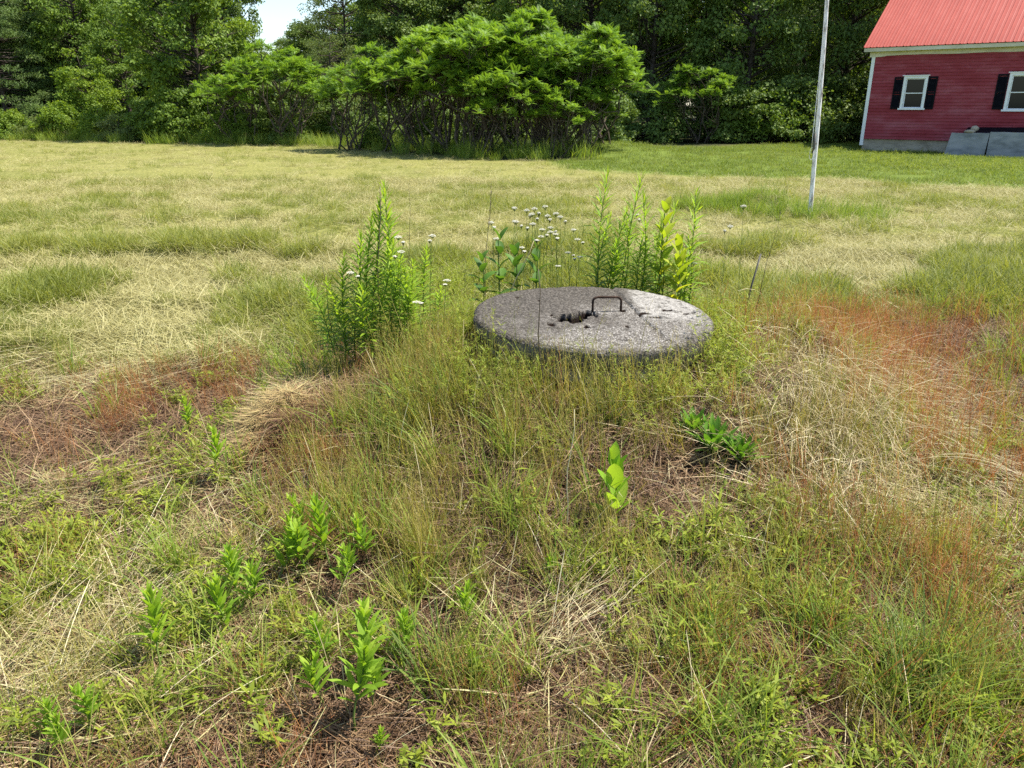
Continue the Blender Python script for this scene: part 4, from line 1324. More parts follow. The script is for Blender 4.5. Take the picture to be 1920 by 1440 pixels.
place('fescue_grass', 'thin tan and olive grass with seed heads on the mound', 'grass', T_fesc, xy, np.maximum(clumps(x, y, 201.0), 1.2 * np.exp(-((x - .25) / 1.0) ** 2 - ((y - 2.95) / .42) ** 2)) * open_spots(x, y) * ol * np.clip(.07 + .48 * wfield('fescue', x, y) + .20 * sstep(.5, .7, pn), 0, .9) , .55, 1.1, np.clip(.42 + 1.1 * (fbm(x * 1.6, y * 1.6, 2, 54.0) - .5), 0, 1), .12, smul=1 + .25 * np.exp(-((x - .1) / .9) ** 2 - ((y - 3.0) / .5) ** 2))
xy = merge(sample(1800, 1.0, 2.6, .5), sample(5500, 2.6, 6.8, .8)); x, y = xy.T
rm, lm, fm = zones(x, y); ol = off_lid(x, y, .04) * np.clip(rm * 1.2, 0, 1)
place('red_sorrel', 'reddish sorrel and red seeding grass on the mound', 'sorrel', T_sorr, xy, clumps(x, y, 204.0) * open_spots(x, y) * ol * np.clip(.05 + .62 * wfield('sorrel', x, y) + .25 * sstep(.60, .72, fbm(x * 1.9, y * 1.9, 3, 66.0)), 0, .9), .55 + .45 * (x > .9), 1.05 + .45 * (x > .9), .35 + .4 * fbm(x * 3, y * 3, 2, 60.0), .15)
xy = merge(sample(5000, 1.0, 2.6, .5), sample(9000, 2.6, 6.8, .8)); x, y = xy.T
rm, lm, fm = zones(x, y); ol = off_lid(x, y, .03) * rm
pn = fbm(x * 2.6, y * 2.6, 3, 70.0)
place('low_herbs', 'small-leaved green herbs trailing through the rough grass', 'herbs', T_herb, xy, clumps(x, y, 202.0) * open_spots(x, y) * ol * np.clip(.02 + .55 * wfield('herb', x, y) + .24 * sstep(.56, .68, pn), 0, 1), .7, 1.35, np.clip(.25 + .5 * fbm(x * 1.5, y * 1.5, 2, 77.0) + .2 * wfield('herb', x, y), 0, 1), .2)
xy = merge(sample(3000, 1.0, 2.6, .5), sample(6500, 2.6, 6.8, .8)); x, y = xy.T
rm, lm, fm = zones(x, y); ol = off_lid(x, y, .04) * rm
pn = fbm(x * 1.7, y * 1.7, 3, 80.0)
front = np.exp(-((x - .45) / .5) ** 2) * np.exp(-((y - 2.95) / .35) ** 2)
place('meadow_grass', 'longer green grass tufts through the rough foreground', 'grass', T_tall, xy, clumps(x, y, 203.0) * open_spots(x, y) * ol * np.clip(.025 + .42 * wfield('tall', x, y) + .20 * sstep(.55, .68, pn), 0, .9) * (1 - .7 * front), .45, .9, .25 + .6 * fbm(x * 1.2, y * 1.2, 2, 84.0), .12)
xy = merge(sample(3000, 1.0, 2.6, .5), sample(5000, 2.6, 6.8, .8)); x, y = xy.T
rm, lm, fm = zones(x, y); ol = off_lid(x, y, -.02) * rm
place('raked_hay', 'loose raked hay left on the edges of the mound', 'hay', T_rake, xy, ol * np.clip(.02 + .55 * wfield('hay', x, y), 0, .9), .45, .8, .35 + .4 * fbm(x * 3, y * 3, 2, 90.0), .25, lift=.01)
# leafy sprigs leaning over the cover and round the clumps
pts = []
for u, v, ru, rv, n in ((1300, 665, 45, 18, 50), (1240, 705, 60, 24, 40), (1335, 625, 35, 30, 50), (870, 640, 40, 26, 34), (930, 735, 50, 14, 20), (1310, 690, 40, 14, 40), (1180, 740, 60, 14, 30), (770, 600, 70, 30, 150), (680, 620, 45, 24, 110), (1200, 525, 90, 14, 120), (980, 525, 90, 12, 110), (820, 560, 50, 20, 90), (740, 560, 60, 20, 90)):
    P0 = ground_at(u, v); d = np.linalg.norm(P0 - EYE)
    pts.append(np.stack([P0[0] + rng.normal(0, ru * d / FPX, n), P0[1] + rng.normal(0, rv * d / FPX / .3, n)], -1))
xy = np.concatenate(pts); x, y = xy.T
place('leafy_sprigs', 'fine-leaved green sprigs crowding around the well cover', 'herbs', T_sprig, xy, 1.0 * off_lid(x, y, .05), .6, 1.15, .55 + .3 * fbm(x * 3, y * 3, 2, 99.0), .25)
# heap of cut hay left of the mound
HP = ground_at(520, 815)
def heap_z(x, y):
    q = ((x - HP[0]) / .19) ** 2 + ((y - HP[1]) / .27) ** 2
    return height(x, y) + .085 * np.clip(1 - q ** 1.3, 0, 1) ** .7 * (.5 + 1.0 * fbm(x * 11, y * 11, 3, 5.0))
n = 9000
a_ = rng.random(n) * 6.283; r_ = rng.random(n) ** .5 * (1.0 + .35 * rng.normal(0, .5, n)) * (.8 + .5 * fbm(np.cos(a_) * 2 + 3, np.sin(a_) * 2, 2, 3.0))
hx_, hy_ = HP[0] + .19 * r_ * np.cos(a_), HP[1] + .27 * r_ * np.sin(a_)
root = np.stack([hx_, hy_, heap_z(hx_, hy_) + rng.uniform(-.01, .012, n)], -1)
brown = sstep(-.1, .5, (hx_ - HP[0]) / .19 + .35 * (HP[1] - hy_) / .27 + rng.normal(0, .25, n))
V, Q, b = strips(root, rng.random(n) * 6.283, rng.uniform(.03, .13, n), rng.uniform(1.25, 1.7, n), rng.uniform(-.1, .4, n), rng.uniform(.0015, .003, n), 2, 'thread')
m4 = MB()
kk_ = 32
gu = np.linspace(-1.2, 1.2, kk_)
HX, HY = np.meshgrid(HP[0] + .19 * gu, HP[1] + .27 * gu)
ii_ = (np.arange(kk_ - 1)[:, None] * kk_ + np.arange(kk_ - 1)[None])
m4.add(np.stack([HX, HY, heap_z(HX, HY) - .02], -1).reshape(-1, 3), np.stack([ii_, ii_ + 1, ii_ + 1 + kk_, ii_ + kk_], -1).reshape(-1, 4), .2)
m4.add(V, Q, np.clip(np.repeat(.72 - .72 * brown, 6) + .35 * (b - .5), 0, 1))
M['heap'] = leaf_mat('cut hay heap', ev((.10, .045, .025), (.24, .13, .06), (.40, .31, .13), (.54, .46, .21)), .12, tcol=(1, 1, .8))
tag(obj('hay_heap', m4.mesh('hay_heap', M['heap'])), 'small rounded heap of cut hay left of the well mound', 'hay heap', kind='stuff')
# tall grass under the trees and around the pole
xy = merge(sample(5500, 20, 42, 1)); x, y = xy.T
rm, lm, fm = zones(x, y)
de = y - edge_y(x)
band = sstep(-1.0, .1, de) * (1 - sstep(2.0, 5.0, de))
hx_ = (x - HC[0]) * he[0] + (y - HC[1]) * he[1]
w_ = band * (.35 + .9 * sstep(.4, .6, fbm(x * .8, y * .8, 2, 93.0))) * (hx_ < -.3) * (1 - sstep(2.2, 3.2, x))
place('field_edge_grass', 'tall uncut grass along the foot of the trees', 'grass', T_edge, xy, np.clip(w_, 0, 1), .45, .95, .25 + .55 * fbm(x * .5, y * .5, 2, 95.0), .12)
px = np.concatenate([rng.normal(3.3, .55, 150), rng.normal(4.3, .5, 90), rng.normal(5.1, .4, 50)]); py = np.concatenate([rng.normal(12.6, .22, 150), rng.normal(12.0, .30, 90), rng.normal(11.6, .3, 50)])
place('pole_grass', 'uncut tuft of grass around the foot of the flagpole', 'grass', T_pole, np.stack([px, py], -1), np.ones(290), .6, 1.05, .35, .15)

# the same rough cover carried on beyond the edges of the picture, for a step aside
T_mth = [mk_mesh('thatch_tuft', a_[0], a_[1], M['thatch'], {'b': a_[2]}) for a_ in T_that]
T_mgr = [mk_mesh('rough_tuft', a_[0], a_[1], a_[3], {'b': a_[2]}) for a_ in T_fesc[:3] + T_herb[:3] + T_tall[:3]]
for nm_, lb_, ms_, n_, ac_, tn_ in (('verge_thatch', 'brown thatch on the rough ground to either side', T_mth, 9000, .75, .25), ('verge_grass', 'mixed rough grass on the ground to either side', T_mgr, 9000, .42, .4)):
    y = rng.uniform(-1.2, 6.4, n_); x = rng.uniform(-6, 6, n_)
    rm, lm, fm = zones(x, y)
    lim_ = np.where(y < 1.0, 0.0, np.where(y < 2.6, .74 * y + .5, .74 * y + .8))
    place(nm_, lb_, 'rough grass', ms_, np.stack([x, y], -1), ac_ * rm * (np.abs(x) > lim_), .7, 1.2, tn_ + 0 * x, .15)

# distant woodland, one mass
n = 300
yy = rng.uniform(50, 105, n); xx = rng.uniform(-1.15, 1.15, n) * yy
br = xx / yy
gapset = np.abs(br + .28) < .09
keep = yy > 0
scw = np.where(gapset, .5, rng.uniform(.85, 1.15, n)) * np.interp(yy, [50, 105], [.95, 1.25])
xx, yy, scw = xx[keep], yy[keep], scw[keep]
n = len(xx)
scatter('distant_woods', 'mass of dark woodland filling the background behind the nearer trees', 'woodland',
        [TP[k][1] for k in ('oakA', 'oakB', 'pineA', 'pineB', 'mapleA')], np.stack([xx, yy, height(xx, yy)], -1),
        np.stack([np.zeros(n), np.zeros(n), rng.random(n) * 6.28], -1), np.stack([scw * 1.2, scw * 1.2, scw], -1), rng.integers(0, 5, n), rng.random(n))

# long dead grass combed over in places: one loose mass
m2 = MB()
def long_straw(u, v, ru, rv, n, L, dirdeg, spread, phi=(.6, 1.3), kap=(.1, .8), w=(.0012, .0026)):
    P0 = ground_at(u, v); d = np.linalg.norm(P0 - EYE); sn = max(.12, (EYE[2] - P0[2]) / d)
    x = P0[0] + rng.normal(0, ru * d / FPX, n); y = P0[1] + rng.normal(0, rv * d / FPX / sn, n)
    k = off_lid(x, y, .1); x, y = x[k], y[k]; n = len(x)
    root = np.stack([x, y, height(x, y) + rng.uniform(0, .04, n)], -1)
    az = R(dirdeg) + rng.normal(0, spread, n)
    V, Q, b = strips(root, az, rng.uniform(*L, n), rng.uniform(*phi, n), rng.uniform(*kap, n), rng.uniform(*w, n), 6, 'thread')
    m2.add(V, Q, b)
for u_, v_, n_, d_ in ((1600, 650, 420, -102), (1560, 690, 520, -106), (1530, 750, 520, -108), (1510, 810, 380, -104), (1640, 660, 420, -84), (1680, 720, 420, -78), (1720, 790, 360, -76), (1590, 730, 400, -95), (1780, 860, 260, -78)):
    long_straw(u_, v_, 40, 30, int(n_ * .42), (.18, .5), d_, .22, (1.0, 1.5), (.1, .7), (.0009, .0021))
    long_straw(u_, v_, 46, 34, int(n_ * .28), (.12, .34), d_ - 10, .75, (.7, 1.5), (.1, .9), (.0009, .0021))
for u_, v_ in ((1540, 700), (1600, 760), (1650, 700), (1570, 830)):
    long_straw(u_, v_, 45, 34, 230, (.22, .5), -95, .9, (.15, .8), (.6, 1.6), (.0009, .002))
long_straw(1750, 975, 90, 18, 330, (.25, .5), 178, .25, (1.2, 1.5), (0, .3))
long_straw(1850, 920, 50, 40, 220, (.2, .45), -75, .4, (1.15, 1.5), (.15, .55))
long_straw(1450, 900, 110, 50, 160, (.15, .35), 170, .8, (1.0, 1.5), (0, .4))
long_straw(90, 720, 110, 10, 300, (.25, .5), 20, .2, (1.25, 1.55), (0, .25))
long_straw(110, 945, 120, 12, 170, (.2, .45), 15, .25, (1.25, 1.55), (0, .2))
long_straw(260, 1120, 120, 50, 260, (.15, .35), 35, .5, (1.1, 1.5), (0, .3))
long_straw(60, 1250, 80, 70, 260, (.15, .35), 40, .9, (.9, 1.5), (0, .5))
long_straw(1010, 1210, 50, 50, 130, (.15, .35), 40, .5, (1.0, 1.5), (0, .3))
long_straw(900, 1250, 500, 130, 240, (.1, .3), 60, 1.6, (.8, 1.5), (0, .5))
long_straw(500, 1000, 200, 100, 160, (.1, .3), 60, 1.6, (1.0, 1.5), (0, .5))
long_straw(1500, 1150, 250, 130, 200, (.1, .3), 60, 1.6, (.8, 1.5), (0, .5))
long_straw(1250, 850, 120, 60, 120, (.15, .35), -45, .6, (1.0, 1.5), (0, .4))
long_straw(900, 900, 250, 130, 170, (.1, .3), 80, 1.2, (.1, .7), (.1, .7))
tag(obj('long_dead_grass', m2.mesh('long_dead_grass', M['straw_long'])), 'long pale dead grass combed over across the foreground', 'dead grass', kind='stuff')


# ------------------------------------------------------------------ individual plants
def goldenrod_mesh(seed, H, n, ll, lw, lean=.08, top=False):
    global rng
    keep = rng; rng = np.random.default_rng(seed)
    s = np.linspace(0, 1, 9)
    az = rng.random() * 6.28
    C = np.stack([lean * H * s ** 1.6 * math.cos(az) + .01 * np.sin(s * 7), lean * H * s ** 1.6 * math.sin(az) + .01 * np.cos(s * 5), H * s * .97 - .03 * (s < .01)], -1)
    st = MB(); st.tube(C, np.interp(s, [0, 1], [.0045, .0018]) * (H / .75) ** .4, 6)
    sv = np.concatenate([np.linspace(.18 if not top else .3, .995, n)]) ** (1.0 if not top else .8)
    root = np.stack([np.interp(sv, s, C[:, i]) for i in range(3)], -1)
    size = np.interp(sv, [0, .35, .75, 1], [.75, 1, .9, .45])
    phi0 = np.interp(sv, [0, .5, .9, 1], [.95, .60, .38, .10] if top else [1.35, 1.05, .70, .12]) + rng.normal(0, .12, n)
    V, Q, b = strips(root, np.arange(n) * 2.399 + rng.normal(0, .2, n), ll * size * rng.uniform(.85, 1.15, n), phi0, rng.uniform(.15, .8, n), lw * size, 4, 'lance', roll=rng.uniform(-.25, .25, n))
    fo = MB(); fo.add(V, Q, np.clip(.5 * b + .5 * np.repeat(sv, 10), 0, 1))
    rng = keep
    return st, fo


def goldenrod_protos(seeds, mat, *a, **k):
    r_ = []
    for s in seeds:
        st, fo = goldenrod_mesh(s, *a, **k)
        r_.append((st.mesh('goldenrod_stem', M['stem_green'], True), fo.mesh('goldenrod_foliage', M[mat])))
    return r_


GT = goldenrod_protos((1, 2, 3), 'goldenrod', .76, 130, .115, .0145)
GS = goldenrod_protos((4, 5, 6, 7), 'shoot', .20, 34, .062, .0135, lean=.12, top=True)
GR = goldenrod_protos((11, 12, 13), 'goldenrod', .76, 92, .13, .013)
GM = goldenrod_protos((8, 9), 'goldenrod', .45, 90, .11, .016)


def plant(name, protos_, k, P, sc, label, cat, group, tilt=0.0, fat=1.0):
    o = empty(name, P, rng.random() * 6.28, (sc * fat, sc * fat, sc))
    o.rotation_euler[0] = rng.normal(0, tilt); o.rotation_euler[1] = rng.normal(0, tilt)
    tag(o, label, cat, group)
    a, b = protos_[k % len(protos_)]
    obj('stem', a, o); obj('foliage', b, o)
    return o


def onto(x, y): return (x, y, gz(x, y))


def up_at(u, v, P):
    """height at which a vertical through P passes picture row v"""
    d = ray(u, v); tt = P[1] / d[1]
    return 1.6 + d[2] * tt


# left clump
for i, (u, y, vt, lab) in enumerate((
    (700, 4.15, 372, 'tall goldenrod at the middle of the clump left of the well'),
    (735, 4.10, 345, 'tallest goldenrod of the clump left of the well'),
    (682, 4.20, 400, 'tall goldenrod just left of the thin dark stalk'),
    (668, 4.05, 430, 'goldenrod behind the low left shoots of the left clump'),
    (645, 3.95, 478, 'short bright goldenrod at the left edge of the clump'),
    (660, 3.90, 520, 'short goldenrod at the front left of the clump'),
    (752, 4.20, 450, 'goldenrod right of the tallest stem in the left clump'),
    (775, 3.95, 505, 'low bright goldenrod at the right side of the left clump'),
    (790, 4.3, 462, 'goldenrod at the back right of the left clump'),
    (722, 3.90, 470, 'goldenrod at the front of the left clump'),
    (640, 4.2, 500, 'outermost goldenrod on the left side of the left clump'),
    (815, 4.1, 540, 'short goldenrod between the left clump and the well cover'),
    (690, 4.0, 440, 'goldenrod beside the white yarrow in the left clump'),
    (760, 3.92, 540, 'lowest goldenrod at the front right of the left clump'),
    (700, 3.85, 540, 'lowest goldenrod at the front middle of the left clump'),
    (765, 4.1, 485, 'short bright goldenrod behind the right-hand yarrow of the left clump'),
)):
    P = spot(u, y); H = up_at(u, vt, P) - P[2]
    pr, h0 = (GT, .76) if H > .5 else (GM, .45)
    plant('goldenrod', pr, i, P, H / h0, lab, 'goldenrod', 'goldenrods left of the well', .085, (h0 / H) ** .6)
for i, (u, y, vt, lab) in enumerate((
    (1118, 4.75, 318, 'tallest goldenrod behind the well cover'),
    (1152, 4.85, 322, 'thin tall goldenrod just right of the tallest one behind the well'),
    (1205, 4.7, 360, 'goldenrod with drooping tip left of the yellow milkweed'),
    (1265, 4.8, 350, 'goldenrod rising behind the yellow milkweed'),
    (1185, 4.65, 430, 'short goldenrod in the middle of the clump behind the well'),
    (1140, 4.6, 450, 'short goldenrod at the foot of the tallest one behind the well'),
    (1290, 4.7, 440, 'goldenrod at the right end of the clump behind the well'),
    (1225, 4.9, 400, 'goldenrod hidden behind the yellow milkweed leaves'),
    (1105, 4.65, 400, 'goldenrod at the left end of the clump behind the well'),
    (1130, 4.7, 385, 'goldenrod tucked against the right of the leftmost one behind the well'),
    (1170, 4.75, 395, 'goldenrod midway between the tallest stem and the drooping one'),
    (1195, 4.6, 445, 'low leafy goldenrod just above the back rim of the cover'),
    (1245, 4.65, 430, 'goldenrod in front of the yellow milkweed stem'),
    (1278, 4.6, 470, 'low goldenrod right of the yellow milkweed'),
    (1215, 4.75, 380, 'leafy goldenrod beside the drooping-tipped one behind the well'),
)):
    P = spot(u, y); H = up_at(u, vt, P) - P[2]
    pr, h0 = (GR, .76) if H > .5 else (GM, .45)
    plant('goldenrod', pr, i + 1, P, H / h0, lab, 'goldenrod', 'goldenrods behind the well', .085, (h0 / H) ** .6)
for i, (u, v, hp, lab) in enumerate((
    (525, 1120, 105, 'bright goldenrod shoot highest in the group left of centre foreground'),
    (455, 1150, 80, 'goldenrod shoot at the left of the foreground group'),
    (480, 1165, 70, 'goldenrod shoot just below the left one of the foreground group'),
    (440, 1220, 100, 'goldenrod shoot lowest left in the foreground group'),
    (580, 1100, 90, 'goldenrod shoot in the middle of the foreground group'),
    (625, 1085, 95, 'goldenrod shoot right of the middle of the foreground group'),
    (690, 1075, 90, 'goldenrod shoot at the right end of the foreground group'),
    (645, 1130, 80, 'goldenrod shoot at the lower right of the foreground group'),
    (575, 1030, 70, 'small goldenrod shoot above the foreground group'),
    (600, 1345, 85, 'star-shaped goldenrod shoot left of the tall bottom pair'),
    (675, 1290, 115, 'tall goldenrod shoot in the bottom pair left of centre'),
    (665, 1375, 120, 'leafy goldenrod shoot nearest the bottom edge left of centre'),
    (710, 1340, 90, 'goldenrod shoot right of the bottom pair'),
    (760, 1260, 85, 'goldenrod shoot beside the arching green grass'),
    (620, 1265, 70, 'small goldenrod shoot left of the tall bottom pair'),
    (312, 1275, 100, 'yellow-green goldenrod shoot alone in the left foreground'),
    (182, 1395, 70, 'goldenrod shoot near the bottom left corner'),
    (125, 1425, 75, 'goldenrod shoot closest to the bottom left corner'),
    (90, 1410, 60, 'small goldenrod shoot left of the one in the bottom left corner'),
    (405, 905, 60, 'goldenrod shoot beside bare soil left of the mound'),
    (355, 825, 45, 'small goldenrod shoot below the red sorrel patch'),
    (880, 1195, 70, 'goldenrod shoot at the centre of the foreground'),
    (1030, 1090, 50, 'small goldenrod shoot below the middle of the mound'),
    (705, 1425, 50, 'small goldenrod shoot on the bottom edge left of centre'),
    (885, 1300, 50, 'low goldenrod shoot right of the arching green grass'),
)):
    P = ground_at(u, v); H = hp / FPX * np.linalg.norm(P - EYE) * rng.uniform(1.25, 1.7)
    plant('goldenrod_shoot', GS, i, P, H / .20, lab, 'goldenrod', 'young goldenrod shoots in the foreground', .10)


def leafy(name, P, H, nl, L, W, mat, label, cat, phi=(.5, 1.1), kap=(.0, .5), z0=.1, opposite=True, stem=True, group=None, seed=1, smax=1.0):
    """a plant whose big leaves are each an object"""
    r2 = np.random.default_rng(seed)
    o = empty(name, P, r2.random() * 6.28); tag(o, label, cat, group)
    if stem:
        s = np.linspace(-.03, 1, 6); m3 = MB()
        m3.tube(np.stack([.015 * np.sin(s * 3), .01 * s, s * H], -1), np.interp(s, [0, 1], [.0055, .003]), 7)
        obj('stem', m3.mesh('stem', M['stem_green'], True), o)
    metas = []
    for k in range(3):
        n, ns = 1, 7
        s = np.linspace(0, 1, ns + 1); kp = r2.uniform(*kap)
        ph = kp * s
        X = np.concatenate([[0], np.cumsum(np.sin(ph[1:] - kp * .3 + math.pi / 2) / ns)]); Z = np.concatenate([[0], np.cumsum(np.cos(ph[1:] - kp * .3 + math.pi / 2) / ns)])
        w_ = PROFILES['ovate'](s) * .5 * W / L; w_[0] = .06; w_[-1] = .01
        V = []
        for i in range(ns + 1):
            V += [(X[i], -w_[i], Z[i] + .30 * w_[i]), (X[i], 0, Z[i]), (X[i], w_[i], Z[i] + .30 * w_[i])]
        Q = []
        for i in range(ns):
            a = 3 * i; Q += [(a, a + 1, a + 4, a + 3), (a + 1, a + 2, a + 5, a + 4)]
        metas.append(mk_mesh('leaf', V, Q, M[mat], {'b': np.full(len(V), (.15, .5, .85)[k])}, True))
    for k in range(nl):
        f = (k // 2) / max(1, (nl - 1) // 2) if opposite else k / max(1, nl - 1)
        az = (k % 2) * math.pi + (k // 2) * 1.6 if opposite else k * 2.4
        z = H * (z0 + (1 - z0) * f) if stem else .0
        ph = np.interp(f, [0, 1], [phi[1], phi[0]]) + r2.normal(0, .1)
        lf = obj('leaf', metas[r2.integers(0, 3)], o, (0.01 * math.sin(3 * z / max(H, .01)), 0, z), (r2.normal(0, .15), -(math.pi / 2 - ph), az + r2.normal(0, .15)))
        q = L * np.interp(f, [0, .5, 1], [.8, 1, .72]) * r2.uniform(.85, 1.1) * smax
        lf.scale = (q, q, q)
    return o


P = ground_at(1145, 978)
leafy('milkweed', P, .22, 12, .135, .062, 'shootbright', 'single bright green milkweed seedling standing on bare ground in the centre foreground', 'milkweed', (.15, .80), (-.1, .5), .05, seed=4)
for q, (u, y, vt, lab) in enumerate(((1235, 4.6, 400, 'yellow-leaved milkweed behind the right side of the well cover'), (1262, 4.55, 470, 'shorter yellowing milkweed right of the tall yellow one'))):
    P = spot(u, y); H = up_at(u, vt, P) - P[2]
    leafy('milkweed', P, H, 16, .15, .062, 'milkweed', lab, 'milkweed', (.3, 1.15), (.2, .9), .25, seed=8 + q)
for q, (u, y, vt, lab) in enumerate(((938, 4.75, 450, 'dark broad-leaved plant behind the left side of the well cover'), (965, 4.6, 480, 'shorter dark broad-leaved plant beside the first behind the well cover'), (905, 4.6, 490, 'low dark broad-leaved plant left of the others behind the cover'), (1005, 4.6, 470, 'dark broad-leaved plant behind the bare stalk at the cover'))):
    P = spot(u, y); H = up_at(u, vt, P) - P[2]
    leafy('broadleaf_weed', P, H, 12, .13, .06, 'dark_leaf', lab, 'weed', (.4, 1.5), (.3, 1.0), .25, seed=12 + q, group='broad-leaved weeds behind the well')
for q, (u, v, n, L, lab) in enumerate(((1335, 852, 36, .17, 'rosette of dark green dock leaves right of the mound, larger one'), (1385, 868, 28, .15, 'smaller dock rosette at the right of the larger one'), (1300, 818, 22, .13, 'small dock rosette at the left of the larger one'))):
    P = ground_at(u, v)
    leafy('dock_plant', P, .05, n, L, .030, 'dock', lab, 'dock plant', (.05, .95), (.0, .8), 0, False, False, 'dock rosettes', 30 + q)


# arching grass clumps that stand out
def grass_clump(P, n, L, mat, label, seed, az=None, w=(.003, .006), spread=.5):
    V, Q, b = tuft(mat, n, .05, L, (.05, .6), (.2, 1.2), w, 6, 'grass')
    m3 = MB(); m3.add(V, Q, b)
    o = obj('grass_clump', m3.mesh('grass_clump', M[mat]), None, P)
    tag(o, label, 'grass clump', 'arching grass clumps')
for k, (u, v, n, L, lab) in enumerate(((810, 1300, 46, (.18, .36), 'arching green grass clump left of centre near the bottom'), (1330, 1260, 40, (.15, .30), 'green grass clump right of centre near the bottom'), (1740, 1300, 70, (.22, .48), 'tall blue-green grass clump at the lower right'), (1690, 1350, 50, (.2, .4), 'grass clump just left of the tall one at lower right'), (1150, 800, 60, (.12, .24), 'dense olive grass clump in front of the well'), (490, 725, 40, (.10, .22), 'fresh green grass clump above the raked hay lump'), (345, 950, 30, (.08, .16), 'small dark grass clump on bare soil at left'))):
    grass_clump(ground_at(u, v), n, L, 'yarrow_leaf', lab, k)


# yarrow
def yarrow_mesh(seed, H, heads):
    r2 = np.random.default_rng(seed)
    st, lf = MB(), MB(); fls = []
    s = np.linspace(0, 1, 6); az = r2.random() * 6.28
    C = np.stack([.10 * H * s ** 2 * math.cos(az), .10 * H * s ** 2 * math.sin(az), H * s - .03 * (s < .01)], -1)
    st.tube(C, np.interp(s, [0, 1], [.0026, .0016]), 5)
    tops = [C[-1]]
    for h in range(heads - 1):
        a = r2.random() * 6.28; b0 = C[-1] * .72 + np.array([0, 0, 0]); e = b0 + np.array([.05 * math.cos(a), .05 * math.sin(a), H * .24])
        st.tube([b0, .5 * (b0 + e) + (.01 * math.cos(a), .01 * math.sin(a), -.01), e], .0014, 4); tops.append(e)
    for k, tp in enumerate(tops):
        fl = MB(); fls.append(fl)
        rad = r2.uniform(.024, .036) if k == 0 else r2.uniform(.014, .024)
        for q in range(22):
            a = q * 2.4; rr_ = rad * math.sqrt((q + .5) / 22)
            c_ = tp + np.array([rr_ * math.cos(a), rr_ * math.sin(a), .006 - .18 * rr_ + r2.uniform(-.002, .002)])
            st.tube([tp - (0, 0, .012), c_ - (0, 0, .001)], .0006, 3, False)
            ps = np.arange(6) * math.pi / 3; pr = .0055
            V = [c_ + (0, 0, .003)] + [c_ + (pr * math.cos(p_), pr * math.sin(p_), 0) for p_ in ps] + [c_ - (0, 0, .003)]
            fl.add(V, None, r2.random(), [(0, 1 + i, 1 + (i + 1) % 6) for i in range(6)] + [(7, 1 + (i + 1) % 6, 1 + i) for i in range(6)])
    n = 26
    sv = r2.uniform(.05, .8, n)
    root = np.stack([np.interp(sv, s, C[:, i]) for i in range(3)], -1)
    V, Q, b = strips(root, r2.random(n) * 6.28, r2.uniform(.03, .07, n), r2.uniform(.3, 1.1, n), r2.uniform(.2, .8, n), .006, 3, 'lance')
    lf.add(V, Q, b)
    return st.mesh('yarrow_stem', M['yarrow_leaf'], True), [f_.mesh('yarrow_flower', M['yarrow']) for f_ in fls], lf.mesh('yarrow_leaves', M['yarrow_leaf'])


YP = [yarrow_mesh(41, .5, 1), yarrow_mesh(42, .5, 2), yarrow_mesh(43, .5, 3)]


def yarrow(u, vt, y, k, label, group):
    P = spot(u, y); H = max(.12, up_at(u, vt, P) - P[2])
    o = empty('yarrow', P, rng.random() * 6.28, (.58, .58, H / .5)); tag(o, label, 'yarrow', group)
    a, b, c_ = YP[k % 3]
    # keep flower heads undistorted
    obj('stem', a, o); obj('leaves', c_, o)
    for f_ in b: obj('flower_head', f_, o)
    return o


GY = 'white yarrows behind the well'
YL = 'white yarrow flower in the drift behind the well cover'
for i, (u, v, y) in enumerate(((968, 390, 5.3), (985, 396, 5.2), (1003, 391, 5.25), (1016, 389, 5.3), (1000, 403, 5.1), (1022, 404, 5.15), (1042, 402, 5.2), (1052, 408, 5.1), (930, 418, 5.1), (958, 416, 5.15), (974, 417, 5.0), (992, 421, 5.0), (1008, 430, 4.95), (1030, 434, 4.95), (1045, 440, 4.9), (1064, 432, 5.05), (1036, 428, 5.1), (1010, 445, 4.85), (940, 448, 4.9), (968, 462, 4.8), (985, 465, 4.8), (998, 452, 4.85), (1068, 475, 4.75), (1076, 482, 4.7), (1046, 497, 4.65), (1085, 450, 4.9))):
    yarrow(u, v, y, i, YL, GY)
for u, v, y, lab in ((757, 447, 4.0, 'white yarrow flower highest in the goldenrod clump left of the well'), (752, 472, 3.9, 'white yarrow flower below the highest one in the left clump'), (678, 513, 3.85, 'white yarrow flower nearest left edge of the left goldenrod clump'),
                     (808, 443, 4.2, 'white yarrow flower right of the left goldenrod clump, upper one'), (832, 527, 3.75, 'white yarrow flower between the left clump and the well cover'), (797, 566, 3.6, 'lowest white yarrow flower at the right of the left clump'),
                     (1376, 388, 5.4, 'single round yarrow head against the field right of the well'), (1342, 424, 5.2, 'yarrow left of the round head at the right of the well'), (1180, 404, 4.9, 'fading greyish yarrow head between the tall goldenrods'), (1286, 492, 4.7, 'small yarrow at the right end of the clump behind the well')):
    yarrow(u, v, y, 1 if u != 1376 else 0, lab, 'yarrows standing apart')


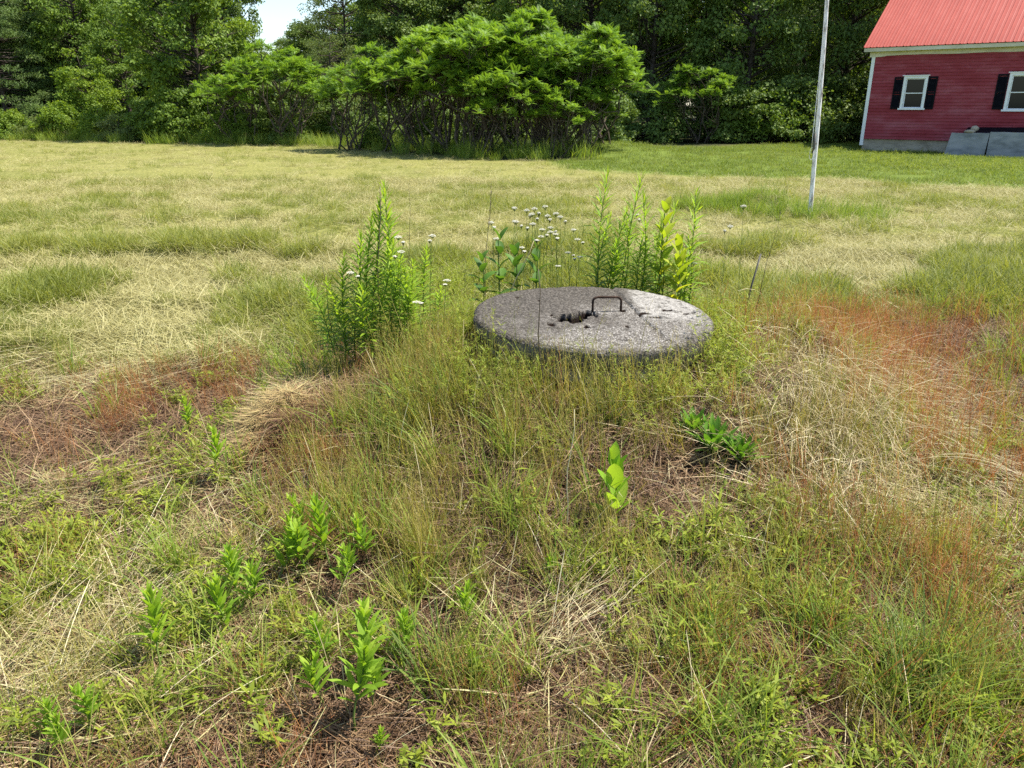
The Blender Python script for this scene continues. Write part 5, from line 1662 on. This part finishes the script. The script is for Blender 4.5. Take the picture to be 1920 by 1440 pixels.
# bare stalks
def stalk(u, vb, vt, y, mat, label, lean=0.0, r0=.004, head=False, ub=None, name='dead_stalk'):
    P = spot(u, y) if vb is None else ground_at(u, vb)
    H = up_at(u, vt, P) - P[2]
    m3 = MB(); s = np.linspace(-.03, 1, 8)
    C = np.stack([lean * s + .008 * np.sin(s * 9), .01 * np.cos(s * 6), H * s], -1)
    m3.tube(C, np.interp(s, [0, 1], [r0, r0 * .4]), 6)
    if not head:
        o = obj(name, m3.mesh('stalk', M[mat], True), None, P); tag(o, label, 'stalk')
        return
    o = empty(name, P); tag(o, label, 'stalk')
    obj('stem', m3.mesh('stem', M[mat], True), o)
    m4 = MB()
    n = 46
    sv = rng.uniform(.72, 1.0, n)
    root = np.stack([np.interp(sv, s, C[:, i]) for i in range(3)], -1)
    V, Q, b = strips(root, rng.random(n) * 6.28, rng.uniform(.015, .05, n), rng.uniform(.1, .5, n), rng.uniform(0, .5, n), .0022, 2, 'thread'); m4.add(V, Q, b)
    obj('seed_head', m4.mesh('seed_head', M[mat]), o)


stalk(1018, 770, 505, None, 'stem_dead', 'thin dark bare stalk standing in front of the well cover', -.03, .0042, False)
stalk(712, None, 350, 4.05, 'stem_dead', 'thin dark stalk rising between the two tallest left goldenrods', .05, .0042)
stalk(905, None, 350, 4.9, 'stem_dead', 'tall grass stalk with narrow seed head behind the well', .06, .003, True)
stalk(775, None, 345, 4.4, 'stem_dead', 'very thin pale stalk right of the left goldenrod clump', .01, .002)
stalk(640, None, 500, 4.0, 'stem_dead', 'short leaning dark stalk at the left edge of the left clump', -.06, .003)
stalk(1058, 1010, 770, None, 'straw_long', 'upright pale grass stalk left of the bright milkweed seedling', .02, .0028)
stalk(930, None, 452, 4.5, 'straw_long', 'pale broken stalk leaning over the back of the well cover', .22, .004)
stalk(1600, None, 300, 5.4, 'stem_dead', 'thin stalk in the field right of the well', .05, .0018) if False else None
# metal stake
P = spot(1393, 4.55); H = up_at(1410, 476, P) - P[2]
m3 = MB(); m3.tube([(-.01, 0, -.1), (.02, .0, H * .5), (.06, .0, H)], .0055, 7)
o = obj('metal_stake', m3.mesh('metal_stake', M['grey_metal'], True), None, P); tag(o, 'thin grey metal stake leaning right of the well cover', 'stake')
stalk(1408, None, 395, 4.5, 'stem_dead', 'thin dark stalk beside the metal stake right of the well', .10, .0022)
